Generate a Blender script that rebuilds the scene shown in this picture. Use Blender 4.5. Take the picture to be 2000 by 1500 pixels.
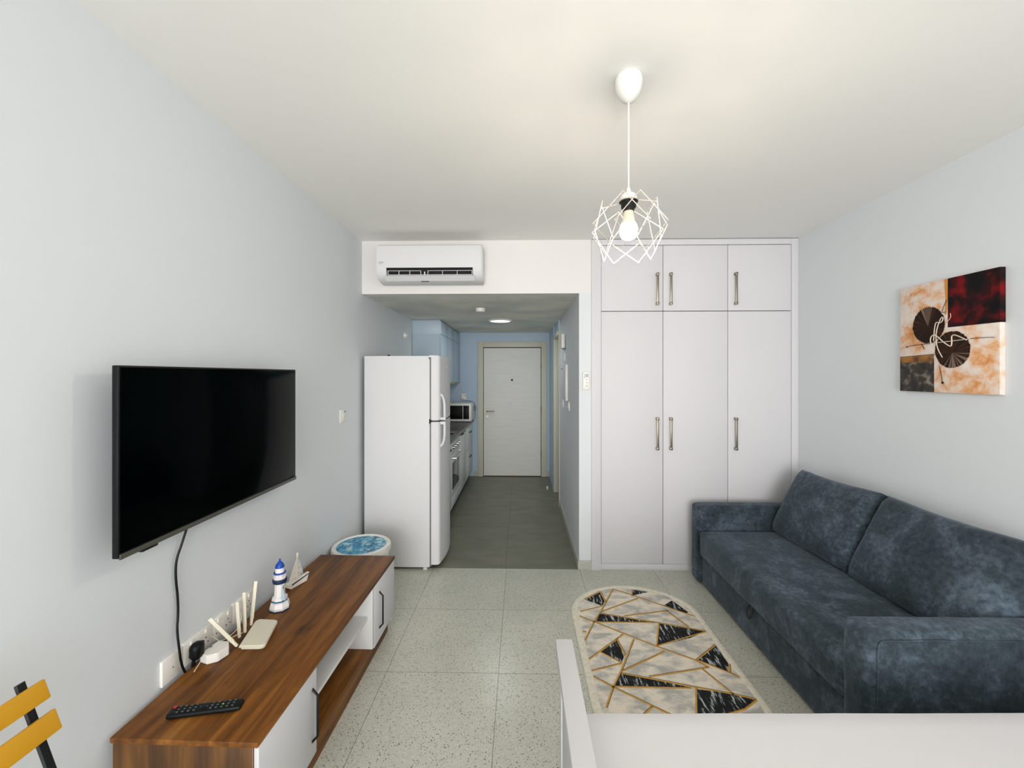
import bpy, bmesh, math, random
from mathutils import Vector, Matrix, noise
random.seed(7)
S = bpy.context.scene
COL = S.collection
for o in list(bpy.data.objects): bpy.data.objects.remove(o)
R = math.radians
PI = math.pi

# ---------------------------------------------------------------- camera, world, lights, exposure
cam_d = bpy.data.cameras.new('camera'); cam = bpy.data.objects.new('camera', cam_d); COL.objects.link(cam)
cam_d.sensor_width = 36; cam_d.lens = 811 / 2000 * 36
cam_d.shift_y = -17 / 2000
cam_d.clip_start = 0.02
cam.location = (0, 0, 1.59); cam.rotation_euler = (R(90), 0, R(1.2))
S.camera = cam
S.view_settings.view_transform = 'Standard'; S.view_settings.look = 'None'
S.view_settings.gamma = 1; S.view_settings.use_curve_mapping = False
S.view_settings.exposure = 0.0

W = bpy.data.worlds.new('daylight'); S.world = W; W.use_nodes = True
bg = W.node_tree.nodes['Background']; bg.inputs[0].default_value = (0.80, 0.90, 1.0, 1); bg.inputs[1].default_value = 1.2

def area(name, loc, rot, sx, sy, power, col):
    l = bpy.data.lights.new(name, 'AREA'); l.shape = 'RECTANGLE'; l.size = sx; l.size_y = sy
    l.energy = power; l.color = col
    o = bpy.data.objects.new(name, l); COL.objects.link(o); o.location = loc; o.rotation_euler = rot
    return o
# daylight through the balcony door behind the camera
area('window_daylight', (-0.02, -4.35, 1.38), (R(90), 0, 0), 2.5, 2.5, 230, (1.0, 0.955, 0.935))
# the lit bulb of the pendant
pl = bpy.data.lights.new('pendant_bulb_light', 'POINT'); pl.energy = 12; pl.color = (1.0, 0.84, 0.66); pl.shadow_soft_size = 0.035
po = bpy.data.objects.new('pendant_bulb_light', pl); COL.objects.link(po); po.location = (0.402, 1.556, 2.055)

# the recessed ceiling light of the corridor
dl = bpy.data.lights.new('corridor_light', 'AREA'); dl.shape = 'DISK'; dl.size = .24; dl.energy = 5.5; dl.color = (.90, .97, 1.0)
do = bpy.data.objects.new('corridor_light', dl); COL.objects.link(do); do.location = (-.251, 5.09, 2.243)

# ---------------------------------------------------------------- helpers
def srgb(r, g, b):
    f = lambda c: (c/255/12.92) if c/255 <= 0.04045 else ((c/255+0.055)/1.055)**2.4
    return (f(r), f(g), f(b), 1)
MATS = {}
def mat(name, col, rough=0.5, metal=0.0, spec=None, emit=None, estr=1, bump=0, bscale=80, trans=0, sheen=0, coat=0, var=0, vscale=6):
    if name in MATS: return MATS[name]
    m = bpy.data.materials.new(name); m.use_nodes = True; MATS[name] = m
    nt = m.node_tree; b = nt.nodes['Principled BSDF']
    b.inputs['Base Color'].default_value = col; b.inputs['Roughness'].default_value = rough; b.inputs['Metallic'].default_value = metal
    if spec is not None: b.inputs['Specular IOR Level'].default_value = spec
    if emit: b.inputs['Emission Color'].default_value = emit; b.inputs['Emission Strength'].default_value = estr
    if trans: b.inputs['Transmission Weight'].default_value = trans
    if sheen: b.inputs['Sheen Weight'].default_value = sheen
    if coat: b.inputs['Coat Weight'].default_value = coat
    tc = nt.nodes.new('ShaderNodeTexCoord')
    if bump:
        n = nt.nodes.new('ShaderNodeTexNoise'); n.inputs['Scale'].default_value = bscale; n.inputs['Detail'].default_value = 4
        nt.links.new(tc.outputs['Object'], n.inputs['Vector'])
        bp = nt.nodes.new('ShaderNodeBump'); bp.inputs['Strength'].default_value = bump; bp.inputs['Distance'].default_value = 0.002
        nt.links.new(n.outputs['Fac'], bp.inputs['Height']); nt.links.new(bp.outputs[0], b.inputs['Normal'])
    if var:
        n = nt.nodes.new('ShaderNodeTexNoise'); n.inputs['Scale'].default_value = vscale; n.inputs['Detail'].default_value = 3
        nt.links.new(tc.outputs['Object'], n.inputs['Vector'])
        cr = nt.nodes.new('ShaderNodeValToRGB')
        cr.color_ramp.elements[0].position = .3; cr.color_ramp.elements[1].position = .7
        cr.color_ramp.elements[0].color = tuple(c*(1-var) for c in col[:3])+(1,); cr.color_ramp.elements[1].color = tuple(min(1,c*(1+var)) for c in col[:3])+(1,)
        nt.links.new(n.outputs['Fac'], cr.inputs[0]); nt.links.new(cr.outputs[0], b.inputs['Base Color'])
    return m

def nmat(name, stops, scale=(1,1,1), nscale=5, detail=6, rough=.5, dist=0, bump=0, nrough=.5, sheen=0, rot=(0,0,0), spec=None):
    """noise driven colour ramp"""
    m = bpy.data.materials.new(name); m.use_nodes = True; nt = m.node_tree; b = nt.nodes['Principled BSDF']; MATS[name] = m
    tc = nt.nodes.new('ShaderNodeTexCoord'); mp = nt.nodes.new('ShaderNodeMapping'); mp.inputs['Scale'].default_value = scale; mp.inputs['Rotation'].default_value = rot
    n = nt.nodes.new('ShaderNodeTexNoise'); n.inputs['Scale'].default_value = nscale; n.inputs['Detail'].default_value = detail
    n.inputs['Roughness'].default_value = nrough; n.inputs['Distortion'].default_value = dist
    cr = nt.nodes.new('ShaderNodeValToRGB'); e = cr.color_ramp.elements
    while len(e) < len(stops): e.new(.5)
    for k, (p, c) in enumerate(stops): e[k].position = p; e[k].color = c
    L = nt.links.new
    L(tc.outputs['Object'], mp.inputs[0]); L(mp.outputs[0], n.inputs['Vector']); L(n.outputs['Fac'], cr.inputs[0]); L(cr.outputs[0], b.inputs['Base Color'])
    b.inputs['Roughness'].default_value = rough
    if spec is not None: b.inputs['Specular IOR Level'].default_value = spec
    if sheen: b.inputs['Sheen Weight'].default_value = sheen; b.inputs['Sheen Roughness'].default_value = .4
    if bump:
        bp = nt.nodes.new('ShaderNodeBump'); bp.inputs['Strength'].default_value = bump; bp.inputs['Distance'].default_value = .003
        L(n.outputs['Fac'], bp.inputs['Height']); L(bp.outputs[0], b.inputs['Normal'])
    return m

def BM(): return bmesh.new()
def merge(bm, t, mi=0):
    for f in t.faces: f.material_index = mi
    me = bpy.data.meshes.new('tmp'); t.to_mesh(me); bm.from_mesh(me); bpy.data.meshes.remove(me); t.free()
def box(bm, x0, x1, y0, y1, z0, z1, bev=0.0, mi=0, seg=2, M=None):
    t = bmesh.new(); bmesh.ops.create_cube(t, size=1)
    for v in t.verts: v.co = Vector(((x0+x1)/2+v.co.x*(x1-x0), (y0+y1)/2+v.co.y*(y1-y0), (z0+z1)/2+v.co.z*(z1-z0)))
    if bev: bmesh.ops.bevel(t, geom=list(t.edges), offset=min(bev, .49*min(abs(x1-x0), abs(y1-y0), abs(z1-z0))), segments=seg, affect='EDGES', profile=.5)
    if M is not None: bmesh.ops.transform(t, matrix=M, verts=t.verts)
    merge(bm, t, mi); return bm
def rbox(bm, x0, x1, y0, y1, z0, z1, r=.04, n=14, bulge=(0,0,0), wr=0, wscale=6, mi=0, M=None, seed=0):
    """soft rounded box, bulged faces and wrinkle noise"""
    t = bmesh.new(); bmesh.ops.create_cube(t, size=2)
    bmesh.ops.subdivide_edges(t, edges=list(t.edges), cuts=n, use_grid_fill=True)
    hx, hy, hz = (x1-x0)/2, (y1-y0)/2, (z1-z0)/2; c = Vector(((x0+x1)/2, (y0+y1)/2, (z0+z1)/2))
    rr = min(r, hx*.98, hy*.98, hz*.98)
    def warp(u, h):                       # crowd grid lines toward the rounded edge
        return math.copysign(abs(u)**.75, u) if u else 0
    for v in t.verts:
        u = Vector((warp(v.co.x, hx), warp(v.co.y, hy), warp(v.co.z, hz)))
        p = Vector((u.x*hx, u.y*hy, u.z*hz))
        q = Vector((max(-hx+rr, min(hx-rr, p.x)), max(-hy+rr, min(hy-rr, p.y)), max(-hz+rr, min(hz-rr, p.z))))
        d = p-q
        if d.length > 1e-6: p = q + d.normalized()*rr*min(1, 1)
        if d.length > 1e-6 and d.length < rr*.999 and sum(abs(a) > 1e-6 for a in d) == 1: p = q + d.normalized()*rr
        fx = (1-u.y*u.y)*(1-u.z*u.z); fy = (1-u.x*u.x)*(1-u.z*u.z); fz = (1-u.x*u.x)*(1-u.y*u.y)
        p.x += bulge[0]*fx*u.x; p.y += bulge[1]*fy*u.y; p.z += bulge[2]*fz*u.z
        if wr:
            w = noise.noise((p+Vector((seed*7.1, seed*3.3, 0)))*wscale)*wr + noise.noise((p+Vector((seed, 0, 5)))*wscale*2.7)*wr*.4
            p += (p.normalized() if p.length else Vector((0,0,1)))*w
        v.co = p + c
    if M is not None: bmesh.ops.transform(t, matrix=M, verts=t.verts)
    merge(bm, t, mi); return bm
def cyl(bm, p0, p1, r0, r1=None, seg=20, mi=0):
    p0, p1 = Vector(p0), Vector(p1); r1 = r0 if r1 is None else r1
    t = bmesh.new(); d = p1-p0
    bmesh.ops.create_cone(t, cap_ends=True, segments=seg, radius1=r0, radius2=r1, depth=d.length)
    M = Matrix.Translation((p0+p1)/2) @ d.to_track_quat('Z', 'Y').to_matrix().to_4x4()
    bmesh.ops.transform(t, matrix=M, verts=t.verts); merge(bm, t, mi); return bm
def ball(bm, c, r, sc=(1,1,1), seg=20, mi=0):
    t = bmesh.new(); bmesh.ops.create_uvsphere(t, u_segments=seg, v_segments=max(8, seg//2), radius=r)
    for v in t.verts: v.co = Vector((v.co.x*sc[0], v.co.y*sc[1], v.co.z*sc[2])) + Vector(c)
    merge(bm, t, mi); return bm
def tube(bm, pts, r, seg=8, mi=0, closed=False, smooth=0, flat=1.0):
    pts = [Vector(p) for p in pts]
    for _ in range(smooth):
        q = [pts[0]]
        for a, b in zip(pts, pts[1:]): q += [a.lerp(b, .25), a.lerp(b, .75)]
        q.append(pts[-1]); pts = q
    n = len(pts); t = bmesh.new(); rings = []; up = None
    for k, p in enumerate(pts):
        if closed: d = (pts[(k+1) % n]-pts[k-1]).normalized()
        else: d = (pts[min(k+1, n-1)]-pts[max(k-1, 0)]).normalized()
        if up is None: up = Vector((0,0,1)) if abs(d.z) < .9 else Vector((1,0,0))
        s = d.cross(up).normalized(); u = s.cross(d).normalized(); up = u
        rings.append([t.verts.new(p + s*math.cos(a)*r + u*math.sin(a)*r*flat) for a in [2*PI*j/seg for j in range(seg)]])
    for k in range(n if closed else n-1):
        A, B = rings[k], rings[(k+1) % n]
        for j in range(seg): t.faces.new((A[j], A[(j+1) % seg], B[(j+1) % seg], B[j]))
    if not closed: t.faces.new(rings[0][::-1]); t.faces.new(rings[-1])
    bmesh.ops.recalc_face_normals(t, faces=t.faces); merge(bm, t, mi); return bm
def lathe(bm, prof, c=(0,0,0), seg=32, mi=0, a0=0):
    t = bmesh.new(); rings = []
    for r, z in prof:
        rings.append([t.verts.new((c[0]+max(r,1e-4)*math.cos(a0+2*PI*j/seg), c[1]+max(r,1e-4)*math.sin(a0+2*PI*j/seg), c[2]+z)) for j in range(seg)])
    for A, B in zip(rings, rings[1:]):
        for j in range(seg): t.faces.new((A[j], A[(j+1) % seg], B[(j+1) % seg], B[j]))
    t.faces.new(rings[0][::-1]); t.faces.new(rings[-1])
    bmesh.ops.recalc_face_normals(t, faces=t.faces); merge(bm, t, mi); return bm
def prism(bm, poly, axis, a, b, mi=0):
    """extrude polygon (2-D) along axis between a and b"""
    def P(u, v, w): return {'x': (w, u, v), 'y': (u, w, v), 'z': (u, v, w)}[axis]
    t = bmesh.new(); A = [t.verts.new(P(u, v, a)) for u, v in poly]; B = [t.verts.new(P(u, v, b)) for u, v in poly]
    n = len(poly); t.faces.new(A); t.faces.new(B[::-1])
    for j in range(n): t.faces.new((A[j], B[j], B[(j+1) % n], A[(j+1) % n]))
    bmesh.ops.recalc_face_normals(t, faces=t.faces); merge(bm, t, mi); return bm

LOC = {}
def tag(o, label=None, cat=None, group=None, kind=None):
    if label: o['label'] = label
    if cat: o['category'] = cat
    if group: o['group'] = group
    if kind: o['kind'] = kind
    return o
def thing(name, label, cat, loc=(0,0,0), group=None, rotz=0):
    o = bpy.data.objects.new(name, None); COL.objects.link(o); o.location = loc; o.rotation_euler = (0,0,rotz); o.empty_display_size = .05
    LOC[o] = Matrix.Translation(loc) @ Matrix.Rotation(rotz, 4, 'Z')
    return tag(o, label, cat, group)
def obj(name, bm, mats, parent=None, smooth=True, world=True, label=None, angle=35, keep=False):
    """link bm as one mesh object; coordinates are world unless world=False"""
    if not isinstance(mats, (list, tuple)): mats = [mats]
    off = Matrix.Identity(4); loc = None
    if parent is not None:
        if world: bmesh.ops.transform(bm, matrix=LOC[parent].inverted(), verts=bm.verts)
        root = LOC[parent]
    elif not keep:
        xs = [v.co for v in bm.verts]
        lo = Vector((min(v.x for v in xs), min(v.y for v in xs), min(v.z for v in xs))); hi = Vector((max(v.x for v in xs), max(v.y for v in xs), max(v.z for v in xs)))
        loc = Vector(((lo.x+hi.x)/2, (lo.y+hi.y)/2, lo.z)); bmesh.ops.translate(bm, vec=-loc, verts=bm.verts); root = Matrix.Translation(loc)
    else: root = Matrix.Identity(4)
    me = bpy.data.meshes.new(name); bm.to_mesh(me); bm.free()
    for m in mats: me.materials.append(m)
    o = bpy.data.objects.new(name, me); COL.objects.link(o)
    if loc is not None: o.location = loc
    if parent is not None: o.parent = parent
    LOC[o] = root
    if smooth:
        me.polygons.foreach_set('use_smooth', [True]*len(me.polygons))
        me.set_sharp_from_angle(angle=R(angle))
    if label: o['label'] = label
    return o
def struct(name, bm, m, keep=False, smooth=False):
    return tag(obj(name, bm, m, smooth=smooth, keep=keep), kind='structure')
def copy_tree(o, parent=None):
    c = o.copy(); COL.objects.link(c)
    if parent: c.parent = parent
    for ch in list(o.children): copy_tree(ch, c)
    return c

# ---------------------------------------------------------------- room dimensions
XL, XR, YD, YE, ZC, YB = -1.314, 2.24, 3.413, 6.544, 2.70, -4.5
ZK = 2.262      # corridor ceiling
XC = 0.478     # corridor right wall

# ---------------------------------------------------------------- materials
M_wall = mat('painted_wall', (0.724, 0.764, 0.792, 1), .65, bump=.06, bscale=120)
M_wallk = mat('pale_blue_kitchen_paint', srgb(186, 206, 224), .6, bump=.06, bscale=120)
M_ceil = mat('painted_ceiling', srgb(243, 243, 240), .7, bump=.05, bscale=90)
M_ceilK = nmat('stained_corridor_ceiling', [(.35, srgb(214, 217, 210)), (.6, srgb(240, 239, 226))], nscale=2.2, detail=5, rough=.8, nrough=.45)
M_soff = mat('white_painted_beam', srgb(230, 228, 226), .55, bump=.05, bscale=100)
M_white = mat('white_lacquer', srgb(216, 216, 219), .55, spec=.35)
M_whitek = mat('white_cabinet_board', srgb(222, 224, 224), .35)
M_appl = mat('white_appliance_enamel', srgb(220, 221, 222), .5, spec=.3)
M_plast = mat('white_plastic', srgb(240, 238, 232), .35)
M_cream = mat('cream_plastic', srgb(226, 220, 200), .4)
M_black = mat('black_plastic', srgb(5, 10, 12), .45, spec=.25)
M_blackm = mat('black_painted_metal', srgb(8, 14, 16), .45, spec=.3)
M_dark = mat('dark_gap', srgb(10, 12, 12), .8)
M_screen = mat('television_glass', srgb(0, 3, 3), .12, spec=.02)
M_metal = mat('brushed_nickel', srgb(150, 142, 128), .35, metal=.9)
M_chrome = mat('chrome', srgb(200, 200, 200), .2, metal=1)
M_grey = mat('grey_plastic', srgb(120, 122, 124), .5)
M_glassd = mat('dark_oven_glass', srgb(40, 50, 50), .08, spec=.6)
M_doorw = mat('white_door_board', srgb(214, 212, 202), .5)
M_case = mat('cream_door_casing', srgb(206, 203, 186), .5)
M_skirt = nmat('skirting_terrazzo', [(.4, srgb(176, 178, 170)), (.6, srgb(200, 200, 192))], nscale=90, detail=3, rough=.5)
M_wood = None

def floor_material(name, base0, base1, grout, ox, oy, tw, th, speck, rough, nsc, cloud):
    m = bpy.data.materials.new(name); m.use_nodes = True; nt = m.node_tree; b = nt.nodes['Principled BSDF']; L = nt.links.new; N = nt.nodes.new
    tc = N('ShaderNodeTexCoord'); mp = N('ShaderNodeMapping'); mp.inputs['Location'].default_value = (-ox, -oy, 0)
    L(tc.outputs['Object'], mp.inputs[0])
    n = N('ShaderNodeTexNoise'); n.inputs['Scale'].default_value = nsc; n.inputs['Detail'].default_value = 5; L(tc.outputs['Object'], n.inputs['Vector'])
    if cloud != 1:
        m2 = N('ShaderNodeMapping'); m2.inputs['Scale'].default_value = (1, cloud, 1); L(tc.outputs['Object'], m2.inputs[0]); L(m2.outputs[0], n.inputs['Vector'])
    cr = N('ShaderNodeValToRGB'); cr.color_ramp.elements[0].position = .33; cr.color_ramp.elements[1].position = .67
    cr.color_ramp.elements[0].color = base0; cr.color_ramp.elements[1].color = base1; L(n.outputs['Fac'], cr.inputs[0])
    last = cr.outputs[0]
    def chips(scale, thr, col, last, jit):
        v = N('ShaderNodeTexVoronoi'); v.inputs['Scale'].default_value = scale; v.feature = 'F1'
        L(tc.outputs['Object'], v.inputs['Vector'])
        # random size per cell
        sp = N('ShaderNodeSeparateColor'); L(v.outputs['Color'], sp.inputs[0])
        mul = N('ShaderNodeMath'); mul.operation = 'MULTIPLY'; mul.inputs[1].default_value = thr; L(sp.outputs[jit], mul.inputs[0])
        lt = N('ShaderNodeMath'); lt.operation = 'LESS_THAN'; L(v.outputs['Distance'], lt.inputs[0]); L(mul.outputs[0], lt.inputs[1])
        mx = N('ShaderNodeMix'); mx.data_type = 'RGBA'; L(lt.outputs[0], mx.inputs[0]); L(last, mx.inputs[6]); mx.inputs[7].default_value = col
        return mx.outputs[2]
    if speck:
        last = chips(150, .42, srgb(152, 153, 138), last, 0)
        last = chips(170, .50, srgb(214, 214, 202), last, 1)
        last = chips(95, .27, srgb(104, 103, 88), last, 2)
    br = N('ShaderNodeTexBrick'); br.offset = 0; br.inputs['Scale'].default_value = 1; br.inputs['Brick Width'].default_value = tw; br.inputs['Row Height'].default_value = th
    br.inputs['Mortar Size'].default_value = .0016; br.inputs['Mortar Smooth'].default_value = .2; br.inputs['Bias'].default_value = 0
    br.inputs['Color1'].default_value = (.95,.95,.95,1); br.inputs['Color2'].default_value = (1,1,1,1); br.inputs['Mortar'].default_value = (0,0,0,1)
    L(mp.outputs[0], br.inputs['Vector'])
    mu = N('ShaderNodeMix'); mu.data_type = 'RGBA'; mu.blend_type = 'MULTIPLY'; mu.inputs[0].default_value = 1; L(last, mu.inputs[6]); L(br.outputs['Color'], mu.inputs[7])
    mg = N('ShaderNodeMix'); mg.data_type = 'RGBA'; L(br.outputs['Fac'], mg.inputs[0]); L(mu.outputs[2], mg.inputs[6]); mg.inputs[7].default_value = grout
    L(mg.outputs[2], b.inputs['Base Color']); b.inputs['Roughness'].default_value = rough
    return m
M_terr = floor_material('terrazzo_tiles', srgb(193, 195, 183), srgb(203, 204, 192), srgb(128, 126, 108), -.118, 3.413, .6, .6, True, .28, 3, 1)
M_corf = floor_material('grey_porcelain_tiles', srgb(112, 113, 98), srgb(128, 127, 110), srgb(72, 74, 64), -.126, 3.846, .6, .6, False, .4, 4, 2.2)

# ---------------------------------------------------------------- shell
b = BM(); box(b, XL-.1, XR+.1, YB-.1, YD, -.1, 0); struct('floor', b, M_terr, keep=True)
b = BM(); box(b, XL-.1, 1.3, YD, YE+.1, -.1, 0.0); struct('floor', b, M_corf, keep=True)
b = BM(); box(b, XL-.1, XR+.1, YB-.1, YD+.7, ZC, ZC+.1); struct('ceiling', b, M_ceil, keep=True)
b = BM(); box(b, XL-.1, 1.3, YD+.1, YE+.1, ZK, ZK+.1); struct('ceiling', b, M_ceilK, keep=True)
b = BM(); box(b, XL-.1, XL, YB-.1, YE+.1, 0, ZC); struct('wall_left', b, M_wall, keep=True)
b = BM(); box(b, XR, XR+.1, YB-.1, YD+.7, 0, ZC); struct('wall_right', b, M_wall, keep=True)
b = BM(); box(b, XL, 1.3, YE, YE+.1, 0, ZK); struct('wall_end', b, M_wallk, keep=True)
# beam over the corridor mouth, flush with the wardrobe front
b = BM(); box(b, XL, .577, YD, YD+.1, 2.262, ZC); struct('wall_beam', b, M_soff, keep=True)
# partition between corridor and wardrobe, ends at the bathroom doorway
b = BM(); box(b, XC, .577, YD, 5.085, 0, 2.262); struct('wall_partition', b, M_wall, keep=True)
b = BM(); box(b, .45, .577, 5.69, YE, 0, ZK); box(b, .46, .577, 5.085, 5.69, 2.13, ZK); struct('wall_bathroom', b, M_wallk, keep=True)
b = BM(); box(b, .577, .62, 4.3, 6.544, 0, ZK); struct('wall_inner', b, M_wall, keep=True)
# unseen wall behind the camera, set deep for even daylight, with balcony opening
b = BM()
box(b, XL, -1.30, YB-.1, YB, 0, ZC); box(b, 1.60, XR, YB-.1, YB, 0, ZC); box(b, -1.30, 1.60, YB-.1, YB, 2.6, ZC); struct('wall_back_unseen', b, M_wall, keep=True)
b = BM()
for x in (-1.30, .12, 1.54): box(b, x, x+.06, YB-.06, YB-.01, 0, 2.6)
box(b, -1.24, 1.54, YB-.06, YB-.01, 2.54, 2.6); box(b, -1.24, 1.54, YB-.06, YB-.01, 0, .06); struct('window_unseen_1', b, M_white, keep=True)

# skirtings
b = BM(); box(b, XC-.01, XC, YD-.0, 5.04, 0, .075, .002); box(b, XC-.01, .577, YD-.012, YD, 0, .075, .002); struct('baseboard_partition', b, M_skirt, keep=True)
b = BM(); box(b, XL, XL+.012, YB, YD, 0, .075, .002); struct('baseboard_left', b, M_skirt, keep=True)
b = BM(); box(b, XR-.012, XR, YB, YD, 0, .075, .002); struct('baseboard_right', b, M_skirt, keep=True)
b = BM(); box(b, -.745, -.68, YE-.012, YE, 0, .075, .002); box(b, .412, .45, YE-.012, YE, 0, .075, .002); struct('baseboard_end', b, M_skirt, keep=True)

# bathroom doorway: casing near (bright edge) and jamb far
d2 = tag(thing('door_2', None, None, (XC, 5.085, 0)), kind='structure')
b = BM(); box(b, XC-.016, XC+.0, 5.04, 5.11, 0, 2.17, .003); obj('door_casing', b, M_case, d2)
b = BM(); box(b, .448, .53, 5.655, 5.69, 0, 2.08, .003); box(b, .448, .53, 5.09, 5.69, 2.08, 2.13, .003); obj('door_jamb', b, M_case, d2)
# entrance door
d1 = tag(thing('door_1', None, None, (-.135, YE, 0)), kind='structure')
b = BM(); fx0, fx1, fz = -.679, .411, 2.122
box(b, fx0, -.59, YE-.03, YE, 0, fz, .004); box(b, .322, fx1, YE-.03, YE, 0, fz, .004); box(b, -.59, .322, YE-.03, YE, 2.03, fz, .004)
box(b, fx0+.06, fx0+.068, YE-.035, YE-.028, 0, fz-.07); box(b, fx1-.068, fx1-.06, YE-.035, YE-.028, 0, fz-.07)
obj('door_frame', b, M_case, d1)
b = BM(); box(b, -.59, .322, YE-.012, YE-.002, .0, 2.03); obj('door_rebate', b, M_dark, d1)
b = BM(); box(b, -.582, .314, YE-.024, YE-.012, .012, 2.018, .002)
for k in range(1, 10): box(b, -.578, .310, YE-.0246, YE-.0236, .2*k, .2*k+.003)
M_leaf = nmat('door_leaf_board', [(.3, srgb(218, 218, 212)), (.7, srgb(226, 225, 218))], scale=(1, 1, 14), nscale=3, detail=4, rough=.5)
obj('door_leaf', b, M_leaf, d1, smooth=False)
b = BM(); cyl(b, (-.541, YE-.024, 1.024), (-.541, YE-.034, 1.024), .026, .024); cyl(b, (-.541, YE-.03, 1.024), (-.541, YE-.07, 1.024), .009)
tube(b, [(-.541, YE-.07, 1.024), (-.50, YE-.072, 1.026), (-.41, YE-.068, 1.028)], .009); obj('door_handle', b, M_metal, d1)
b = BM(); cyl(b, (-.525, YE-.024, .944), (-.525, YE-.034, .944), .026, .024); cyl(b, (-.525, YE-.034, .944), (-.525, YE-.036, .944), .013, mi=1); obj('lock_rose', b, [M_metal, M_plast], d1)
b = BM(); cyl(b, (-.137, YE-.024, 1.517), (-.137, YE-.036, 1.517), .017, .013); obj('peephole', b, M_blackm, d1)
for z in (.35, 1.05, 1.75):
    b = BM(); cyl(b, (.318, YE-.032, z-.05), (.318, YE-.032, z+.05), .008, seg=10); obj('hinge', b, M_metal, d1)

# ---------------------------------------------------------------- wardrobe
w = thing('built_in_wardrobe', 'white built-in wardrobe with six doors, floor to ceiling behind the grey sofa', 'wardrobe', (1.41, YD, 0))
b = BM(); y0 = YD-.018
box(b, .577, .655, y0, YD+.55, 0, 2.695, .003); box(b, 2.186, 2.24, y0, YD+.55, 0, 2.695, .003); box(b, .655, 2.186, y0, YD+.55, 2.650, 2.695, .003)
box(b, .655, 2.186, YD+.5, YD+.52, .05, 2.65); obj('frame', b, M_white, w)
b = BM(); box(b, .655, 2.186, YD-.004, YD+.02, 0, .052, .002); obj('plinth', b, M_white, w)
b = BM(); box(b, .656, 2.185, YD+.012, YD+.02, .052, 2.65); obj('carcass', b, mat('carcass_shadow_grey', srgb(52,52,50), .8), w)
xs = [.6575, 1.157, 1.678, 2.1835]
for k in range(3):
    for (za, zb, hz) in ((.056, 2.1095, (.986, 1.250)), (2.1145, 2.646, (2.158, 2.420))):
        xa = xs[k]+(.002 if k else 0); xb = xs[k+1]-(.002 if k < 2 else 0)
        b = BM(); box(b, xa, xb, y0+.006, YD+.012, za, zb, .0025); dr = obj('wardrobe_door', b, M_white, w)
        hx = xb-.048 if k == 0 else xa+.055
        b = BM()
        box(b, hx-.008, hx+.008, y0-.028, y0-.018, hz[0], hz[1], .003)
        for z in (hz[0]+.012, hz[1]-.012):
            box(b, hx-.010, hx+.010, y0-.030, y0+.006, z-.010, z+.010, .002)
        hd = obj('door_handle', b, M_metal, dr, world=True)

# ---------------------------------------------------------------- air conditioner
a = thing('air_conditioner', 'white split air conditioner mounted high on the beam above the fridge', 'air conditioner', (-.71, YD, 2.33))
x0, x1 = -1.128, -.296
prof = [(YD, 2.33), (YD-.07, 2.322), (YD-.15, 2.335), (YD-.195, 2.372), (YD-.212, 2.42), (YD-.215, 2.56), (YD-.208, 2.598), (YD-.18, 2.61), (YD, 2.612)]
b = BM(); prism(b, prof, 'x', x0, x1)
bmesh.ops.bevel(b, geom=[e for e in b.edges if len(e.link_faces) == 2 and e.calc_face_angle(0) > 1.2 and abs(e.verts[0].co.x-e.verts[1].co.x) < 1e-5], offset=.01, segments=3, affect='EDGES')
obj('body', b, M_appl, a)
b = BM()    # slot, set on the sloping lower front
def slope(t): # t 0 top .. 1 bottom of slot
    return (YD-.2125+.0*t, 2.424-.0*t)
prism(b, [(YD-.2135, 2.424), (YD-.197, 2.366), (YD-.190, 2.366), (YD-.190, 2.424)], 'x', x0+.085, x1-.075); obj('air_outlet', b, M_dark, a)
b = BM(); box(b, x0+.10, x1-.082, YD-.222, YD-.19, 2.365, 2.3685, .001)
for (xa, xb) in ((x0+.10, x0+.355), (x0+.41, x1-.08)):
    box(b, xa, xb, YD-.221, YD-.214, 2.397, 2.400, .001)
    n = 3
    for k in range(4):
        xx = xa + (xb-xa)*k/3.0
        box(b, xx-.0015, xx+.0015, YD-.221, YD-.205, 2.368, 2.400)
box(b, x0+.381, x0+.389, YD-.221, YD-.205, 2.368, 2.392, .002); obj('louver', b, M_appl, a)
b = BM(); prism(b, [(YD-.207, 2.364), (YD-.165, 2.330), (YD-.16, 2.334), (YD-.20, 2.368)], 'x', x0+.07, x1-.06); obj('flap', b, M_appl, a)
b = BM(); box(b, x0+.345, x0+.405, YD-.165, YD-.15, 2.327, 2.334, .001); obj('display_slot', b, M_dark, a)
b = BM(); tube(b, [(x0+.026, YD-.2152, 2.462), (x0+.040, YD-.2158, 2.468), (x0+.064, YD-.2158, 2.466)], .0026, seg=6); box(b, x0+.032, x0+.056, YD-.2158, YD-.2140, 2.454, 2.458); obj('brand_mark', b, mat('pale_grey_print', srgb(176,176,176), .5), a)

# ---------------------------------------------------------------- ceiling fittings of the corridor
t = thing('ceiling_light', 'round white recessed light in the corridor ceiling', 'ceiling light', (-.251, 5.09, ZK))
b = BM(); lathe(b, [(.150, 0), (.150, -.006), (.140, -.012), (.125, -.012), (.122, -.006), (.122, 0)], (-.251, 5.09, ZK), 40); obj('trim_ring', b, M_plast, t)
b = BM(); lathe(b, [(.123, -.0005), (.123, -.009), (.05, -.011), (0, -.0112)], (-.251, 5.09, ZK), 40); obj('diffuser', b, mat('lit_opal_diffuser', srgb(240,240,230), .5, emit=(1, .98, .9, 1), estr=1.3), t)
b = BM(); lathe(b, [(.048, 0), (.048, -.022), (.042, -.034), (.02, -.036), (0, -.036)], (-.405, 4.17, ZK), 28)
tag(obj('smoke_detector', b, M_plast), 'small round white smoke detector on the corridor ceiling', 'smoke detector')

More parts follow.
